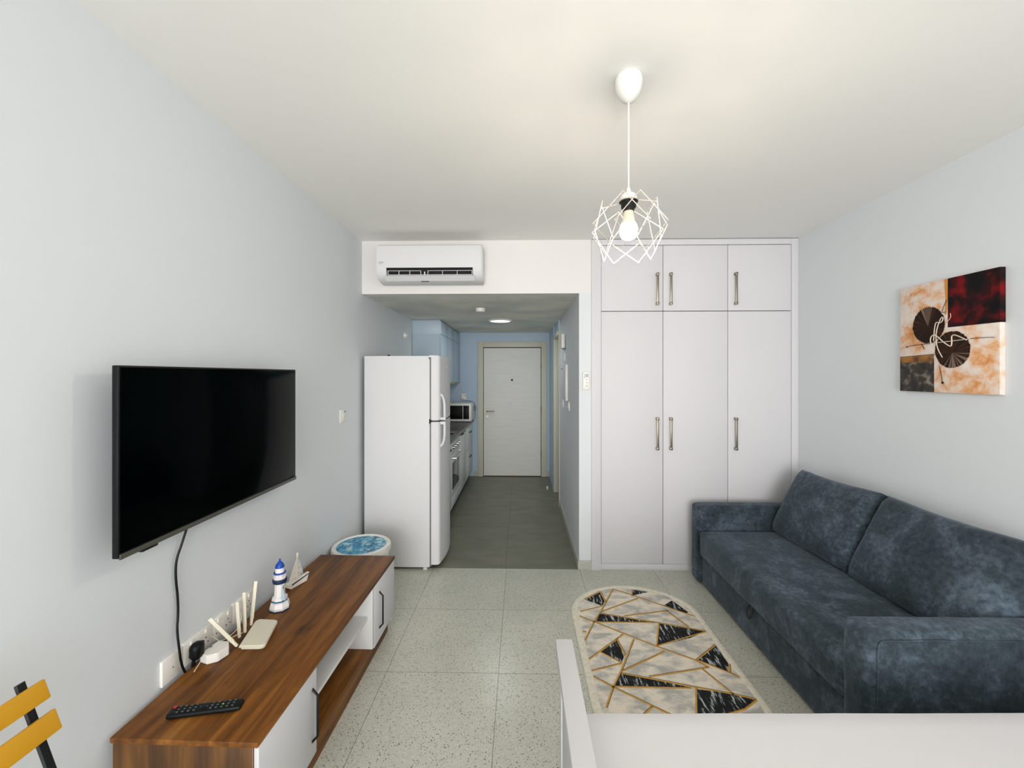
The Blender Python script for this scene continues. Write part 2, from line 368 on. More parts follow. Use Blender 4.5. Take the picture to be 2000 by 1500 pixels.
# ---------------------------------------------------------------- pendant lamp
px, py = .402, 1.556
p = thing('pendant_lamp', 'white wire cage pendant lamp with a glowing bulb hanging from the ceiling', 'pendant lamp', (px, py, 1.97))
b = BM(); lathe(b, [(.046, 0), (.0505, -.012), (.051, -.024), (.048, -.045), (.040, -.066), (.026, -.084), (.010, -.094), (.004, -.096), (.002, -.096)], (px, py, ZC), 32); obj('ceiling_canopy', b, M_plast, p)
b = BM(); cyl(b, (px, py, ZC-.09), (px, py, 2.27), .0030, seg=10); obj('cord', b, M_plast, p)
b = BM(); lathe(b, [(.004, 2.290), (.007, 2.284), (.008, 2.274), (.014, 2.270), (.026, 2.262), (.031, 2.250), (.031, 2.242), (.004, 2.242)], (px, py, 0), 24); obj('socket_cover', b, M_plast, p)
b = BM(); lathe(b, [(.004, 2.243), (.030, 2.242), (.034, 2.239), (.034, 2.234), (.028, 2.231), (.027, 2.214), (.021, 2.208), (.020, 2.200), (.004, 2.200)], (px, py, 0), 24); obj('lamp_socket', b, M_blackm, p)
b = BM(); lathe(b, [(.017, 2.202), (.018, 2.190), (.023, 2.165), (.024, 2.158)], (px, py, 0), 28); obj('bulb_collar', b, mat('bulb_white_collar', srgb(200, 184, 166), .5, emit=(1,.82,.66,1), estr=.25), p)
b = BM(); lathe(b, [(.0242, 2.158), (.030, 2.149), (.0335, 2.134), (.032, 2.116), (.025, 2.102), (.012, 2.095), (0, 2.094)], (px, py, 0), 28)
obj('bulb', b, mat('glowing_bulb', (1, .95, .88, 1), .3, emit=(1, .93, .82, 1), estr=10), p)
b = BM(); zc = 2.135; hv = .104; hh = .105; d = .094
for k in range(8):
    A = R(14 + 45*k); n = Vector((math.sin(A), -math.cos(A), 0)); s = Vector((math.cos(A), math.sin(A), 0)); c = Vector((px, py, zc))
    ro = R((5, -6, 7, -5, 6, -7, 5, -6)[k])
    e1 = s*math.cos(ro)+Vector((0,0,math.sin(ro))); e2 = Vector((0,0,math.cos(ro)))-s*math.sin(ro)
    top = c+n*(d+.006)+e2*hv; bot = c+n*(d+.006)-e2*hv; l = c+n*d-e1*hh; r_ = c+n*d+e1*hh
    for q0, q1 in ((top, l), (l, bot), (bot, r_), (r_, top)): cyl(b, q0, q1, .0016, seg=6)
    for q in (top, l, bot, r_): ball(b, q, .0019, seg=8)
    if k % 2: cyl(b, top.lerp(r_, .12), Vector((px, py, 2.238))+n*.033, .0016, seg=6)
tube(b, [(px+.035*math.cos(q*PI/12), py+.035*math.sin(q*PI/12), 2.238) for q in range(24)], .0018, seg=6, closed=True)
obj('wire_shade', b, mat('white_wire', srgb(186, 178, 168), .6, spec=.2), p)

# ---------------------------------------------------------------- fridge
f = thing('refrigerator', 'tall white two-door refrigerator at the corridor mouth', 'refrigerator', (-1.0, 3.62, 0))
fy0, fy1 = 3.37, 3.90
b = BM(); box(b, -1.281, -.742, fy0, fy1, .022, 1.749, .006); box(b, -.742, -.728, fy0+.012, fy1-.012, .03, 1.735, mi=1); obj('body', b, [M_appl, M_grey], f)
def fdoor(z0, z1, nm):
    b = BM(); n = 12; poly = [(-.730, fy0+.001)]
    # rounded near edge, bowed front
    for k in range(5):
        a_ = PI/2*k/4; poly.append((-.690+.030*math.sin(a_), fy0+.001+.030*(1-math.cos(a_))))
    for k in range(1, n):
        t_ = k/n; poly.append((-.660+.022*math.sin(PI*t_), fy0+.031+(fy1-fy0-.062)*t_))
    for k in range(5):
        a_ = PI/2*k/4; poly.append((-.690+.030*math.cos(a_), fy1-.031+.030*math.sin(a_)))
    poly.append((-.730, fy1-.001))
    prism(b, poly, 'z', z0, z1)
    bmesh.ops.bevel(b, geom=[e for e in b.edges if len(e.link_faces) == 2 and abs(e.verts[0].co.z-e.verts[1].co.z) < 1e-6 and e.calc_face_angle(0) > 1], offset=.006, segments=2, affect='EDGES')
    return obj(nm, b, M_appl, f)
fz_ = fdoor(1.219, 1.752, 'freezer_door'); rf = fdoor(.042, 1.211, 'refrigerator_door')
def fhandle(z0, z1, up, parent):
    b = BM(); yy = fy0+.042; xx = -.662; o_ = .034
    pts = [(xx-.004, yy, z0), (xx+o_*.55, yy, z0+.018*up), (xx+o_*.9, yy+.002, z0+.062*up), (xx+o_, yy+.002, z0+.10*up), (xx+o_, yy+.002, z1)]
    tube(b, pts, .0105, seg=12, smooth=2)
    box(b, xx-.006, xx+o_+.010, yy-.010, yy+.012, min(z1, z1-.022*up), max(z1, z1-.022*up), .004)
    return obj('door_handle', b, M_appl, parent)
fhandle(1.437, 1.222, -1, fz_); fhandle(1.003, 1.208, 1, rf)
for (za, zb, pr) in ((1.245, 1.375, fz_), (1.065, 1.20, rf)):
    b = BM(); box(b, -.634, -.622, fy0+.052, fy0+.064, za, zb, .003); obj('dark_strip', b, mat('dark_grey_strip', srgb(70, 72, 72), .5), pr)  # narrow dark grey strip along the far side of each handle
b = BM(); box(b, -.641, -.637, 3.60, 3.625, 1.650, 1.678, .001); obj('badge', b, mat('badge_silver', srgb(200,196,190), .35, metal=.3), fz_)
b = BM(); box(b, -.640, -.6355, 3.606, 3.610, 1.655, 1.673); box(b, -.640, -.6355, 3.610, 3.618, 1.655, 1.658); box(b, -.640, -.6355, 3.610, 3.618, 1.670, 1.673); obj('badge_mark', b, M_grey, fz_)
b = BM(); box(b, -.748, -.700, fy0-.002, fy0+.05, 1.735, 1.7535, .002); obj('hinge_cover', b, M_appl, f)
b = BM(); box(b, -.749, -.744, fy0-.001, fy0+.03, 1.722, 1.738); box(b, -.745, -.735, fy0-.0015, fy0+.03, 1.734, 1.739); obj('hinge_gap', b, M_dark, f)
b = BM(); box(b, -.746, -.738, fy0-.0015, fy0+.03, 1.195, 1.232); box(b, -.739, -.664, fy0+.003, fy0+.52, 1.2105, 1.2195); box(b, -.70, -.646, fy0+.10, fy0+.43, 1.2105, 1.2195); obj('door_gap', b, M_dark, f)
for (x, y) in ((-.785, 3.40), (-1.24, 3.40), (-.785, 3.86), (-1.24, 3.86)):
    b = BM(); lathe(b, [(.012, .024), (.012, .012), (.019, .010), (.019, 0), (.004, 0)][::-1], (x, y, 0), 16); obj('foot', b, M_plast, f)
b = BM(); ball(b, (-1.1, 3.44, 1.755), .009, (1.4,1,.7), 12, 0)
tag(obj('fridge_magnet', b, M_blackm), 'tiny dark knob lying on top of the refrigerator', 'knob')

# ---------------------------------------------------------------- kitchen run along the left wall
XF = -.775      # cabinet front plane
def cab(name, label, y0, y1, group='kitchen base cabinets'):
    t = thing(name, label, 'cabinet', ((XL+XF)/2, (y0+y1)/2, 0), group)
    b = BM(); box(b, XL+.002, XF, y0+.001, y1-.001, .12, .86); obj('carcass', b, M_whitek, t, smooth=False)
    b = BM(); box(b, XL+.02, -.812, y0+.001, y1-.001, 0, .12); obj('plinth', b, mat('dark_plinth', srgb(38,44,42), .6), t, smooth=False)
    return t
def bar(parent, y, z, l=.13, horizontal=True):
    b = BM(); xx = XF+.045
    if horizontal: tube(b, [(XF+.018, y-l/2, z), (xx, y-l/2, z), (xx, y+l/2, z), (XF+.018, y+l/2, z)], .006, seg=8)
    else: tube(b, [(XF+.018, y, z-l/2), (xx, y, z-l/2), (xx, y, z+l/2), (XF+.018, y, z+l/2)], .006, seg=8)
    return obj('door_handle', b, M_blackm, parent)
def front(parent, nm, y0, y1, z0, z1):
    b = BM(); box(b, XF+.001, XF+.019, y0+.002, y1-.002, z0, z1, .002); return obj(nm, b, M_whitek, parent)
c1 = cab('base_cabinet', 'white base cabinet between refrigerator and oven', 3.92, 4.50); d = front(c1, 'cabinet_door', 3.92, 4.50, .122, .855); bar(d, 4.3, .80)
c2 = cab('base_cabinet', 'white base cabinet with a single tall door right after the oven', 5.10, 5.73); d = front(c2, 'cabinet_door', 5.10, 5.73, .122, .835); bar(d, 5.25, .845, .12)
c3 = cab('base_cabinet', 'white drawer cabinet against the corridor end wall', 5.73, 6.535)
for (za, zb) in ((.122, .50), (.504, .855)):
    d = front(c3, 'drawer', 5.73, 6.50, za, zb); bar(d, 6.12, zb-.10, .14)
ov = thing('built_in_oven', 'white built-in oven with round knobs under the kitchen counter', 'oven', (-1.04, 4.8, 0))
b = BM(); box(b, XL+.01, XF, 4.505, 5.095, .12, .86); box(b, XL+.02, -.812, 4.505, 5.095, 0, .12, mi=1); obj('body', b, [M_whitek, M_dark], ov, smooth=False)
b = BM(); box(b, XF+.001, XF+.02, 4.507, 5.093, .72, .855, .003); obj('control_panel', b, M_appl, ov)
for y in (4.60, 4.72, 4.88, 5.0):
    b = BM(); cyl(b, (XF+.02, y, .79), (XF+.045, y, .79), .019, .016, 16); obj('knob', b, M_chrome, ov)
b = BM(); box(b, XF+.001, XF+.022, 4.507, 5.093, .25, .712, .004); od = obj('oven_door', b, M_appl, ov)
b = BM(); box(b, XF+.021, XF+.024, 4.57, 5.03, .32, .62, .001); obj('oven_window', b, M_glassd, od)
b = BM(); tube(b, [(XF+.02, 4.56, .675), (XF+.06, 4.56, .675), (XF+.06, 5.04, .675), (XF+.02, 5.04, .675)], .010, seg=10); obj('oven_handle', b, M_chrome, od)
b = BM(); box(b, XF+.001, XF+.02, 4.507, 5.093, .122, .245, .003); obj('lower_panel', b, M_appl, ov)
M_stone = nmat('dark_mottled_worktop', [(.35, srgb(38, 36, 34)), (.5, srgb(82, 76, 72)), (.65, srgb(120, 112, 104))], nscale=38, detail=5, rough=.28)
b = BM(); box(b, XL+.001, -.738, 3.915, 6.54, .862, .897, .004); tag(obj('kitchen_worktop', b, M_stone), 'dark mottled stone worktop running along the kitchen cabinets', 'worktop')
h = thing('ceramic_hob', 'black ceramic hob set into the kitchen worktop', 'hob', (-1.04, 4.8, .897))
b = BM(); box(b, -1.29+.02, -.79, 4.52, 5.08, .8975, .903, .002); obj('glass_plate', b, mat('black_hob_glass', srgb(10,12,12), .08), h)
for (x, y, r0) in ((-1.15, 4.66, .08), (-1.15, 4.93, .095), (-.90, 4.66, .095), (-.90, 4.93, .07)):
    b = BM(); lathe(b, [(r0, .903), (r0, .9036), (r0-.006, .9036), (r0-.006, .903)], (x, y, 0), 32); obj('cooking_zone', b, M_grey, h)
# upper cabinets
M_up = mat('upper_cabinet_board', srgb(186, 204, 218), .4)
u = thing('wall_cabinet', 'tall pale wall cabinet hung over the kitchen counter beyond the refrigerator', 'cabinet', (-1.13, 5.7, 1.49))
b = BM(); box(b, XL+.002, -.978, 5.004, 6.54, 1.49, 2.258); obj('carcass', b, M_up, u, smooth=False)
b = BM(); box(b, -1.302, -.972, 5.0, 5.006, 2.087, 2.256, .001); box(b, XL+.003, -.985, 5.0, 5.006, 1.492, 2.083, .001); obj('side_panel', b, M_up, u)
for k in range(3):
    ya = 5.004+k*.512
    for (za, zb) in ((1.49, 2.083), (2.087, 2.243)):
        b = BM(); box(b, -.978, -.960, ya+.002, ya+.510, za, zb, .002); obj('cabinet_door', b, M_up, u)
b = BM(); box(b, XL+.05, -.965, 5.3, 6.5, 1.462, 1.49, .003); obj('light_pelmet', b, mat('beige_pelmet', srgb(170, 160, 130), .6), u)

# microwave
m = thing('microwave_oven', 'white microwave with black window at the end of the worktop', 'microwave', (-.985, 6.28, .897))
mx0, mx1, my0, my1, mz0, mz1 = -1.20, -.735, 6.14, 6.48, .905, 1.170
b = BM(); box(b, mx0, mx1, my0+.02, my1, mz0, mz1, .008); obj('body', b, M_plast, m)
b = BM(); box(b, mx0, mx1, my0, my0+.022, mz0, mz1, .006); dd = obj('front_panel', b, M_plast, m)
b = BM(); box(b, mx0+.02, mx1-.125, my0-.004, my0+.002, mz0+.035, mz1-.03, .002); obj('window', b, mat('microwave_black_glass', srgb(4,6,6), .45, spec=.15), dd)
b = BM(); box(b, mx1-.118, mx1-.03, my0-.004, my0+.002, mz0+.035, mz1-.03, .002); obj('control_strip', b, M_black, dd)
for (x, y) in ((mx0+.04, my0+.05), (mx1-.04, my0+.05), (mx0+.04, my1-.05), (mx1-.04, my1-.05)):
    b = BM(); cyl(b, (x, y, .898), (x, y, .906), .012, seg=10); obj('foot', b, M_black, m)
s = thing('wall_socket', 'white wall socket with a plug above the microwave', 'socket', (-.88, YE, 1.23))
b = BM(); box(b, -.95, -.86, YE-.010, YE, 1.20, 1.30, .003); obj('face_plate', b, M_plast, s)
b = BM(); box(b, -.935, -.90, YE-.045, YE-.01, 1.215, 1.285, .005); obj('plug', b, M_plast, s)
b = BM(); cyl(b, (-.875, YE-.014, 1.272), (-.875, YE-.009, 1.272), .008, seg=10); obj('indicator', b, M_black, s)
b = BM(); tube(b, [(-.915, YE-.04, 1.215), (-.86, YE-.03, 1.19), (-.74, YE-.03, 1.18), (-.715, YE-.03, 1.12), (-.70, YE-.03, 1.06), (-.722, YE-.03, 1.02), (-.735, YE-.03, 1.08), (-.722, YE-.03, 1.14), (-.712, YE-.03, 1.0), (-.72, YE-.03, .905)], .004, seg=6, smooth=2)
obj('power_cord', b, M_grey, m)

# ---------------------------------------------------------------- fittings on the walls
def rocker(name, label, cat, c, n, w_, h_, group=None):
    """switch plate centred c, normal n ('x+','x-','y-')"""
    t = thing(name, label, cat, c, group)
    ax = n[0]; sg = 1 if n[1] == '+' else -1
    def bb(d0, d1, hw, hz, z0=0, off=0):
        b = BM()
        if ax == 'x': box(b, c[0]+sg*d0 if sg > 0 else c[0]-d1, c[0]+d1 if sg > 0 else c[0]-d0, c[1]+off-hw, c[1]+off+hw, c[2]+z0-hz, c[2]+z0+hz, .0025)
        else: box(b, c[0]+off-hw, c[0]+off+hw, c[1]-d1, c[1]-d0, c[2]+z0-hz, c[2]+z0+hz, .0025)
        return b
    obj('plate', bb(0, .009, w_/2, h_/2), M_plast, t)
    obj('rocker', bb(.008, .013, w_*.18, h_*.22), M_plast, t)
    return t, bb
t, bb = rocker('light_switch', 'white double light switch on the left wall beside the refrigerator', 'switch', (XL, 3.03, 1.29), 'x+', .10, .095)
b = BM(); cyl(b, (XL+.009, 3.055, 1.322), (XL+.012, 3.055, 1.322), .007, seg=10); obj('indicator', b, M_grey, t)
rocker('light_switch', 'white switch on the corridor wall nearest to the room', 'switch', (XC, 4.10, 1.285), 'x-', .09, .09)
rocker('light_switch', 'white switch on the corridor wall just below the fuse box, farther one', 'switch', (XC, 4.63, 1.28), 'x-', .09, .09)
rocker('fan_switch', 'small white switch between the thermostat box and the fuse box', 'switch', (XC, 4.50, 1.785), 'x-', .09, .09)
t = thing('corridor_sensor', 'small white round wall sensor high on the left wall beyond the refrigerator', 'sensor', (XL, 4.67, 2.04))
b = BM(); cyl(b, (XL, 4.67, 2.04), (XL+.02, 4.67, 2.04), .035, .03, 20); obj('housing', b, M_plast, t)
b = BM(); ball(b, (XL+.02, 4.67, 2.04), .014, seg=12); obj('lens', b, M_plast, t)
t = thing('wall_thermostat', 'small white box with a dark shadow strip behind it high on the corridor right wall', 'thermostat', (XC, 4.49, 1.96))
b = BM(); box(b, XC-.044, XC-.009, 4.42, 4.56, 1.88, 2.03, .004); obj('housing', b, M_plast, t)
b = BM(); box(b, XC-.009, XC, 4.425, 4.555, 1.888, 2.022); obj('shadow_strip', b, M_grey, t)  # thin grey slab standing in for the shadow between box and wall
b = BM(); box(b, XC-.028, XC-.001, 4.47, 4.51, 1.868, 1.88, .002); obj('clip', b, M_grey, t)
t = thing('fuse_box', 'flat grey fuse box cover on the corridor right wall', 'fuse box', (XC, 4.47, 1.5))
b = BM(); box(b, XC-.018, XC, 4.22, 4.72, 1.33, 1.69, .003); obj('cover', b, M_wall, t)
b = BM(); box(b, XC-.024, XC-.0005, 4.212, 4.222, 1.33, 1.70, .002); obj('edge_trim', b, M_plast, t)
b = BM(); box(b, XC-.022, XC-.018, 4.60, 4.70, 1.655, 1.668, .001); obj('latch', b, M_grey, t)
b = BM(); ball(b, (.372, 5.80, .03), .017, seg=14); cyl(b, (.372, 5.80, 0), (.372, 5.80, .03), .012, .010, 12)
tag(obj('door_stop', b, M_plast), 'small white door stop on the corridor floor near the bathroom', 'door stop')
# wall-hung remote by the wardrobe
t = thing('remote_control', 'white air conditioner remote hung on the wall beside the wardrobe', 'remote control', (.535, YD, 1.55))
b = BM(); box(b, .507, .562, YD-.02, YD-.003, 1.48, 1.618, .006); obj('body', b, M_plast, t)
b = BM(); box(b, .517, .552, YD-.0215, YD-.0195, 1.575, 1.602, .001); obj('display', b, mat('lcd_grey', srgb(178,186,190), .3), t)
for (dx, dz, mm) in ((.012, .09, M_grey), (.028, .075, M_grey), (.042, .085, M_plast), (.015, .06, M_plast), (.03, .05, M_grey), (.043, .06, M_plast), (.015, .03, M_plast), (.03, .025, M_grey), (.043, .03, M_plast)):
    b = BM(); box(b, .507+dx-.004, .507+dx+.004, YD-.022, YD-.0195, 1.48+dz-.003, 1.48+dz+.003, .001); obj('button', b, mm, t)
b = BM(); box(b, .504, .565, YD-.016, YD-.0005, 1.472, 1.52, .003); obj('holder', b, M_plast, t)

# ---------------------------------------------------------------- television
tv = thing('television', 'large black flat television mounted on the left wall', 'television', (-1.25, 1.70, 1.04))
ya, yb, za, zb = 1.214, 2.193, 1.040, 1.620
b = BM(); box(b, -1.221, -1.2015, ya, yb, za, zb, .003); obj('casing', b, M_black, tv)
b = BM(); box(b, -1.247, -1.219, ya+.12, yb-.12, za+.03, zb-.14, .012); obj('back_cover', b, M_black, tv)
b = BM(); box(b, -1.2018, -1.1995, ya+.006, yb-.006, za+.016, zb-.006, .0005); obj('screen', b, M_screen, tv)
b = BM(); box(b, -1.2035, -1.1975, ya+.004, yb, za-.004, za+.012, .001); obj('lower_bezel', b, mat('bezel_gunmetal', srgb(84,84,76), .4, metal=.4), tv)
b = BM(); box(b, -1.222, -1.206, ya+.085, ya+.145, za-.016, za, .004); obj('sensor_housing', b, M_black, tv)
b = BM(); box(b, XL+.001, -1.245, 1.55, 1.85, 1.22, 1.48, .004); obj('wall_bracket', b, M_blackm, tv)
b = BM(); tube(b, [(-1.235, 1.567, 1.10), (-1.26, 1.567, 1.06), (-1.285, 1.567, .992), (-1.295, 1.558, .941), (-1.300, 1.539, .891), (-1.303, 1.541, .824), (-1.303, 1.551, .75), (-1.303, 1.553, .68), (-1.300, 1.543, .628), (-1.290, 1.543, .55), (-1.288, 1.548, .499), (-1.290, 1.567, .452), (-1.2935, 1.60, .40), (-1.292, 1.62, .43), (-1.280, 1.60, .475)], .0042, seg=8, smooth=2)
obj('power_cord', b, M_black, tv)

# ---------------------------------------------------------------- socket plates behind the tv stand
def plate(label, y0, y1, z0, z1, kind):
    t = thing('wall_socket', label, 'socket', (XL, (y0+y1)/2, z0), 'socket plates above the wooden stand')
    b = BM(); box(b, XL, XL+.012, y0, y1, z0, z1, .003); obj('face_plate', b, M_plast, t)
    def pin(y, z, w_=.006, h_=.003):
        b = BM(); box(b, XL+.0105, XL+.0128, y-w_/2, y+w_/2, z-h_/2, z+h_/2); return b
    if kind == 'blank':
        obj('screw', pin((y0+y1)/2, z0+.045, .005, .005), M_grey, t)
    else:
        n = 2; 
        for k in range(n):
            c = y0+(y1-y0)*(k+.5)/n
            b = BM()
            for (dy, dz) in ((0, .012), (-.011, -.010), (.011, -.010)): box(b, XL+.0105, XL+.0128, c+dy-.003, c+dy+.003, (z0+z1)/2-.008+dz-.002, (z0+z1)/2-.008+dz+.002)
            obj('pin_holes', b, M_black, t)
            b = BM(); box(b, XL+.011, XL+.0165, c-.006, c+.006, z1-.024, z1-.008, .001); obj('switch', b, M_plast, t)
    return t
plate('blank white wall plate with one screw, nearest of the plates behind the stand', 1.482, 1.575, .452, .545, 'blank')
plate('white double socket plate holding the black plug', 1.577, 1.73, .455, .548, 'double')
plate('white double socket plate behind the leaning router antenna', 1.732, 1.85, .457, .550, 'double')
plate('white double socket plate behind the upright router antennas, farthest of the plates', 1.852, 2.00, .459, .552, 'double')
b = BM(); rbox(b, XL+.012, -1.258, 1.590, 1.640, .470, .535, .02, 8)
tube(b, [(-1.280, 1.60, .475), (-1.285, 1.60, .45)], .006)
tag(obj('power_plug', b, M_black), 'black power plug in the socket behind the wooden stand', 'plug')

# ---------------------------------------------------------------- tv stand
M_wood = nmat('walnut_veneer', [(.28, srgb(66, 37, 9)), (.45, srgb(104, 62, 18)), (.58, srgb(128, 80, 27)), (.74, srgb(150, 102, 44))], scale=(13, 1.1, 13), nscale=1.6, detail=7, spec=.3, rough=.5, dist=.6, nrough=.62)
nt = M_wood.node_tree   # dark knots over the grain
bs = nt.nodes['Principled BSDF']; link = bs.inputs['Base Color'].links[0]; src = link.from_socket
tc = [n for n in nt.nodes if n.type == 'TEX_COORD'][0]
mp2 = nt.nodes.new('ShaderNodeMapping'); mp2.inputs['Scale'].default_value = (9, 3.4, 9); nt.links.new(tc.outputs['Object'], mp2.inputs[0])
vo = nt.nodes.new('ShaderNodeTexNoise'); vo.inputs['Scale'].default_value = 1.4; vo.inputs['Detail'].default_value = 2; nt.links.new(mp2.outputs[0], vo.inputs['Vector'])
cr2 = nt.nodes.new('ShaderNodeValToRGB'); cr2.color_ramp.elements[0].position = .62; cr2.color_ramp.elements[0].color = (1,1,1,1); cr2.color_ramp.elements[1].position = .78; cr2.color_ramp.elements[1].color = (.35,.33,.32,1)
nt.links.new(vo.outputs['Fac'], cr2.inputs[0])
mm = nt.nodes.new('ShaderNodeMix'); mm.data_type = 'RGBA'; mm.blend_type = 'MULTIPLY'; mm.inputs[0].default_value = 1
nt.links.new(src, mm.inputs[6]); nt.links.new(cr2.outputs[0], mm.inputs[7]); nt.links.new(mm.outputs[2], bs.inputs['Base Color'])
M_woodv = nmat('walnut_veneer_upright', [(.28, srgb(46, 28, 8)), (.45, srgb(78, 49, 15)), (.6, srgb(104, 67, 22)), (.74, srgb(124, 84, 36))], scale=(13, 13, 1.0), nscale=1.8, detail=7, rough=.45, dist=.5, nrough=.6)

st = thing('television_stand', 'long low walnut and white television stand along the left wall', 'television stand', (-1.05, 1.95, 0), rotz=R(-.9))
Mst = LOC[st]
def SB(*a, **k):   # stand box in stand-local metres: x 0 at wall side edge .. depth, y length
    b = BM(); box(b, *a, **k); return b
X0, X1, Y0, Y1, ZT = -.235, .243, -.672, .668, .447
obj('top_board', SB(X0, X1, Y0, Y1, ZT-.018, ZT, .002), M_wood, st, world=False)
obj('side_panel', SB(X0+.006, X1-.018, Y0+.004, Y0+.022, .05, ZT-.0182, .001), M_woodv, st, world=False)
obj('side_panel', SB(X0+.006, X1-.018, Y1-.020, Y1-.004, .05, ZT-.0182, .001), M_whitek, st, world=False, label='white end panel')
obj('back_panel', SB(X0+.006, X0+.012, Y0+.022, Y1-.02, .08, ZT-.0182), M_whitek, st, world=False)
obj('divider_panel', SB(X0+.012, X1-.020, Y0+.34, Y0+.356, .0985, ZT-.0182, .001), M_whitek, st, world=False)
obj('divider_panel', SB(X0+.012, X1-.004, Y1-.372, Y1-.35, .0985, ZT-.0182, .001), M_whitek, st, world=False)
obj('shelf', SB(X0+.012, X1-.03, Y0+.356, Y1-.372, .262, .278, .001), M_whitek, st, world=False)
# bottom board in walnut with its rounded far corner
b = BM(); poly = [(X0+.006, Y0+.004), (X1-.030, Y0+.004), (X1-.030, Y1-.05)]
for k in range(1, 6): a_ = PI/2*k/5; poly.append((X1-.065+.035*math.cos(a_), Y1-.055+.035*math.sin(a_)))
poly.append((X0+.006, Y1-.02)); prism(b, poly, 'z', .0, .098); obj('base', b, M_wood, st, world=False)
def sdoor(y0, y1, hy):
    dr = obj('cabinet_door', SB(X1-.020, X1-.003, y0, y1, .088, ZT-.020, .002), M_white, st, world=False)
    b = BM(); hx = X1+.018; z0, z1 = .178, .338
    tube(b, [(X1-.004, hy, z1+.024), (hx, hy, z1), (hx, hy, z0), (X1-.004, hy, z0-.024)], .0048, seg=8)
    obj('door_handle', b, M_blackm, dr, world=False)
sdoor(Y0+.010, Y0+.368, Y0+.335); sdoor(Y1-.346, Y1-.004, Y1-.270)
obj('edge_strip', SB(X1-.020, X1-.0185, Y0+.004, Y0+.008, .088, ZT-.02), M_white, st, world=False)

ZS = .447
# ---------------------------------------------------------------- things on the stand
# tv remote
ang = math.atan2(.045, .225)
t = thing('remote_control', 'black television remote with small coloured buttons on the wooden stand', 'remote control', (-1.068, 1.388, ZS+.001), rotz=ang)
b = BM(); rbox(b, -.113, .113, -.022, .022, 0, .019, .009, 8); obj('body', b, M_black, t, world=False)
cols = {'r': mat('red_button', srgb(190, 40, 36), .4), 'g': mat('green_button', srgb(40,110,50), .4), 'y': mat('yellow_button', srgb(190,180,60), .4), 'b': mat('blue_button', srgb(40,50,120), .4), 'w': mat('grey_button', srgb(92, 98, 100), .4)}
b = BM(); cyl(b, (-.099, .012, .0185), (-.099, .012, .0215), .0052, seg=12); obj('power_button', b, cols['r'], t, world=False, label='red power button')
for i in range(11):
    for j in range(3):
        k = 'w'
        if i == 8: k = 'gyb'[j]
        if i in (4, 5) and j != 1: continue
        b = BM(); box(b, -.082+i*.0168-.003, -.082+i*.0168+.003, -.012+j*.012-.0022, -.012+j*.012+.0022, .0185, .0205, .0006); obj('button', b, cols[k], t, world=False)
b = BM(); cyl(b, (-.006, 0, .0185), (-.006, 0, .0205), .009, seg=16); obj('navigation_pad', b, M_blackm, t, world=False)

# router
t = thing('wifi_router', 'flat cream router with four stick antennas on the wooden stand', 'router', (-1.135, 1.79, ZS+.001))
b = BM()
poly0 = [(-1.168, 1.697), (-1.085, 1.700), (-1.070, 1.706), (-1.066, 1.716), (-1.108, 1.868), (-1.116, 1.880), (-1.130, 1.884), (-1.196, 1.888), (-1.205, 1.884), (-1.212, 1.872)]
prism(b, poly0, 'z', ZS+.013, ZS+.022); prism(b, [((x+1.138)*.88-1.138, (y-1.79)*.9+1.79) for x, y in poly0], 'z', ZS+.001, ZS+.014)
bmesh.ops.bevel(b, geom=[e for e in b.edges if len(e.link_faces) == 2 and abs(e.verts[0].co.z-e.verts[1].co.z) < 1e-6 and e.verts[0].co.z > ZS+.02], offset=.003, segments=2, affect='EDGES')
obj('body', b, M_cream, t)
for (p0, p1) in (((-1.180, 1.700), (-1.262, 1.658, .603)), ((-1.207, 1.757), (-1.216, 1.757, .618)), ((-1.207, 1.793), (-1.210, 1.793, .640)), ((-1.214, 1.846), (-1.196, 1.852, .660))):
    b = BM(); P0 = Vector((p0[0], p0[1], ZS+.022)); P1 = Vector(p1)
    dv = (P1-P0).normalized()
    Mx = Matrix.Translation(P0) @ dv.to_track_quat('Z', 'Y').to_matrix().to_4x4()
    L_ = (P1-P0).length
    box(b, -.0035, .0035, -.0075, .0075, .022, L_, .0025, M=Mx); box(b, -.0045, .0045, -.0055, .0055, 0, .024, .002, M=Mx)
    ball(b, P0, .0065, seg=10)
    obj('antenna', b, M_cream, t)
# white adapter box
t = thing('network_adapter', 'small white angular adapter box between plug and router', 'adapter', (-1.22, 1.66, ZS))
b = BM(); prism(b, [(-1.276, 1.625), (-1.238, 1.612), (-1.205, 1.630), (-1.192, 1.672), (-1.215, 1.705), (-1.262, 1.708)], 'z', ZS+.001, ZS+.036)
bmesh.ops.bevel(b, geom=list(b.edges), offset=.0025, segments=2, affect='EDGES'); obj('body', b, M_plast, t, angle=20)
b = BM(); cyl(b, (-1.262, 1.665, ZS+.035), (-1.262, 1.665, ZS+.040), .005, seg=10); obj('indicator', b, M_grey, t)
b = BM(); box(b, -1.300, -1.285, 1.652, 1.662, .496, .514, .002); 
tag(obj('cable_connector', b, M_black), 'small black connector behind the white adapter box', 'connector')
b = BM()
tube(b, [(-1.30, 1.88, .50), (-1.285, 1.875, .51), (-1.262, 1.855, .497), (-1.255, 1.82, .466), (-1.262, 1.77, .458), (-1.272, 1.73, .462), (-1.283, 1.715, .49), (-1.297, 1.705, .505)], .0022, seg=6, smooth=2)
tag(obj('network_cable', b, M_cream), 'thin white cable from the far socket curling behind the router', 'cable')
b = BM()
tube(b, [(-1.222, 1.80, .458), (-1.245, 1.795, .452), (-1.258, 1.765, .451), (-1.252, 1.735, .452), (-1.238, 1.715, .458), (-1.232, 1.703, .462)], .0022, seg=6, smooth=2)
tag(obj('network_cable', b, M_cream), 'short white cable lying between router and adapter box', 'cable')
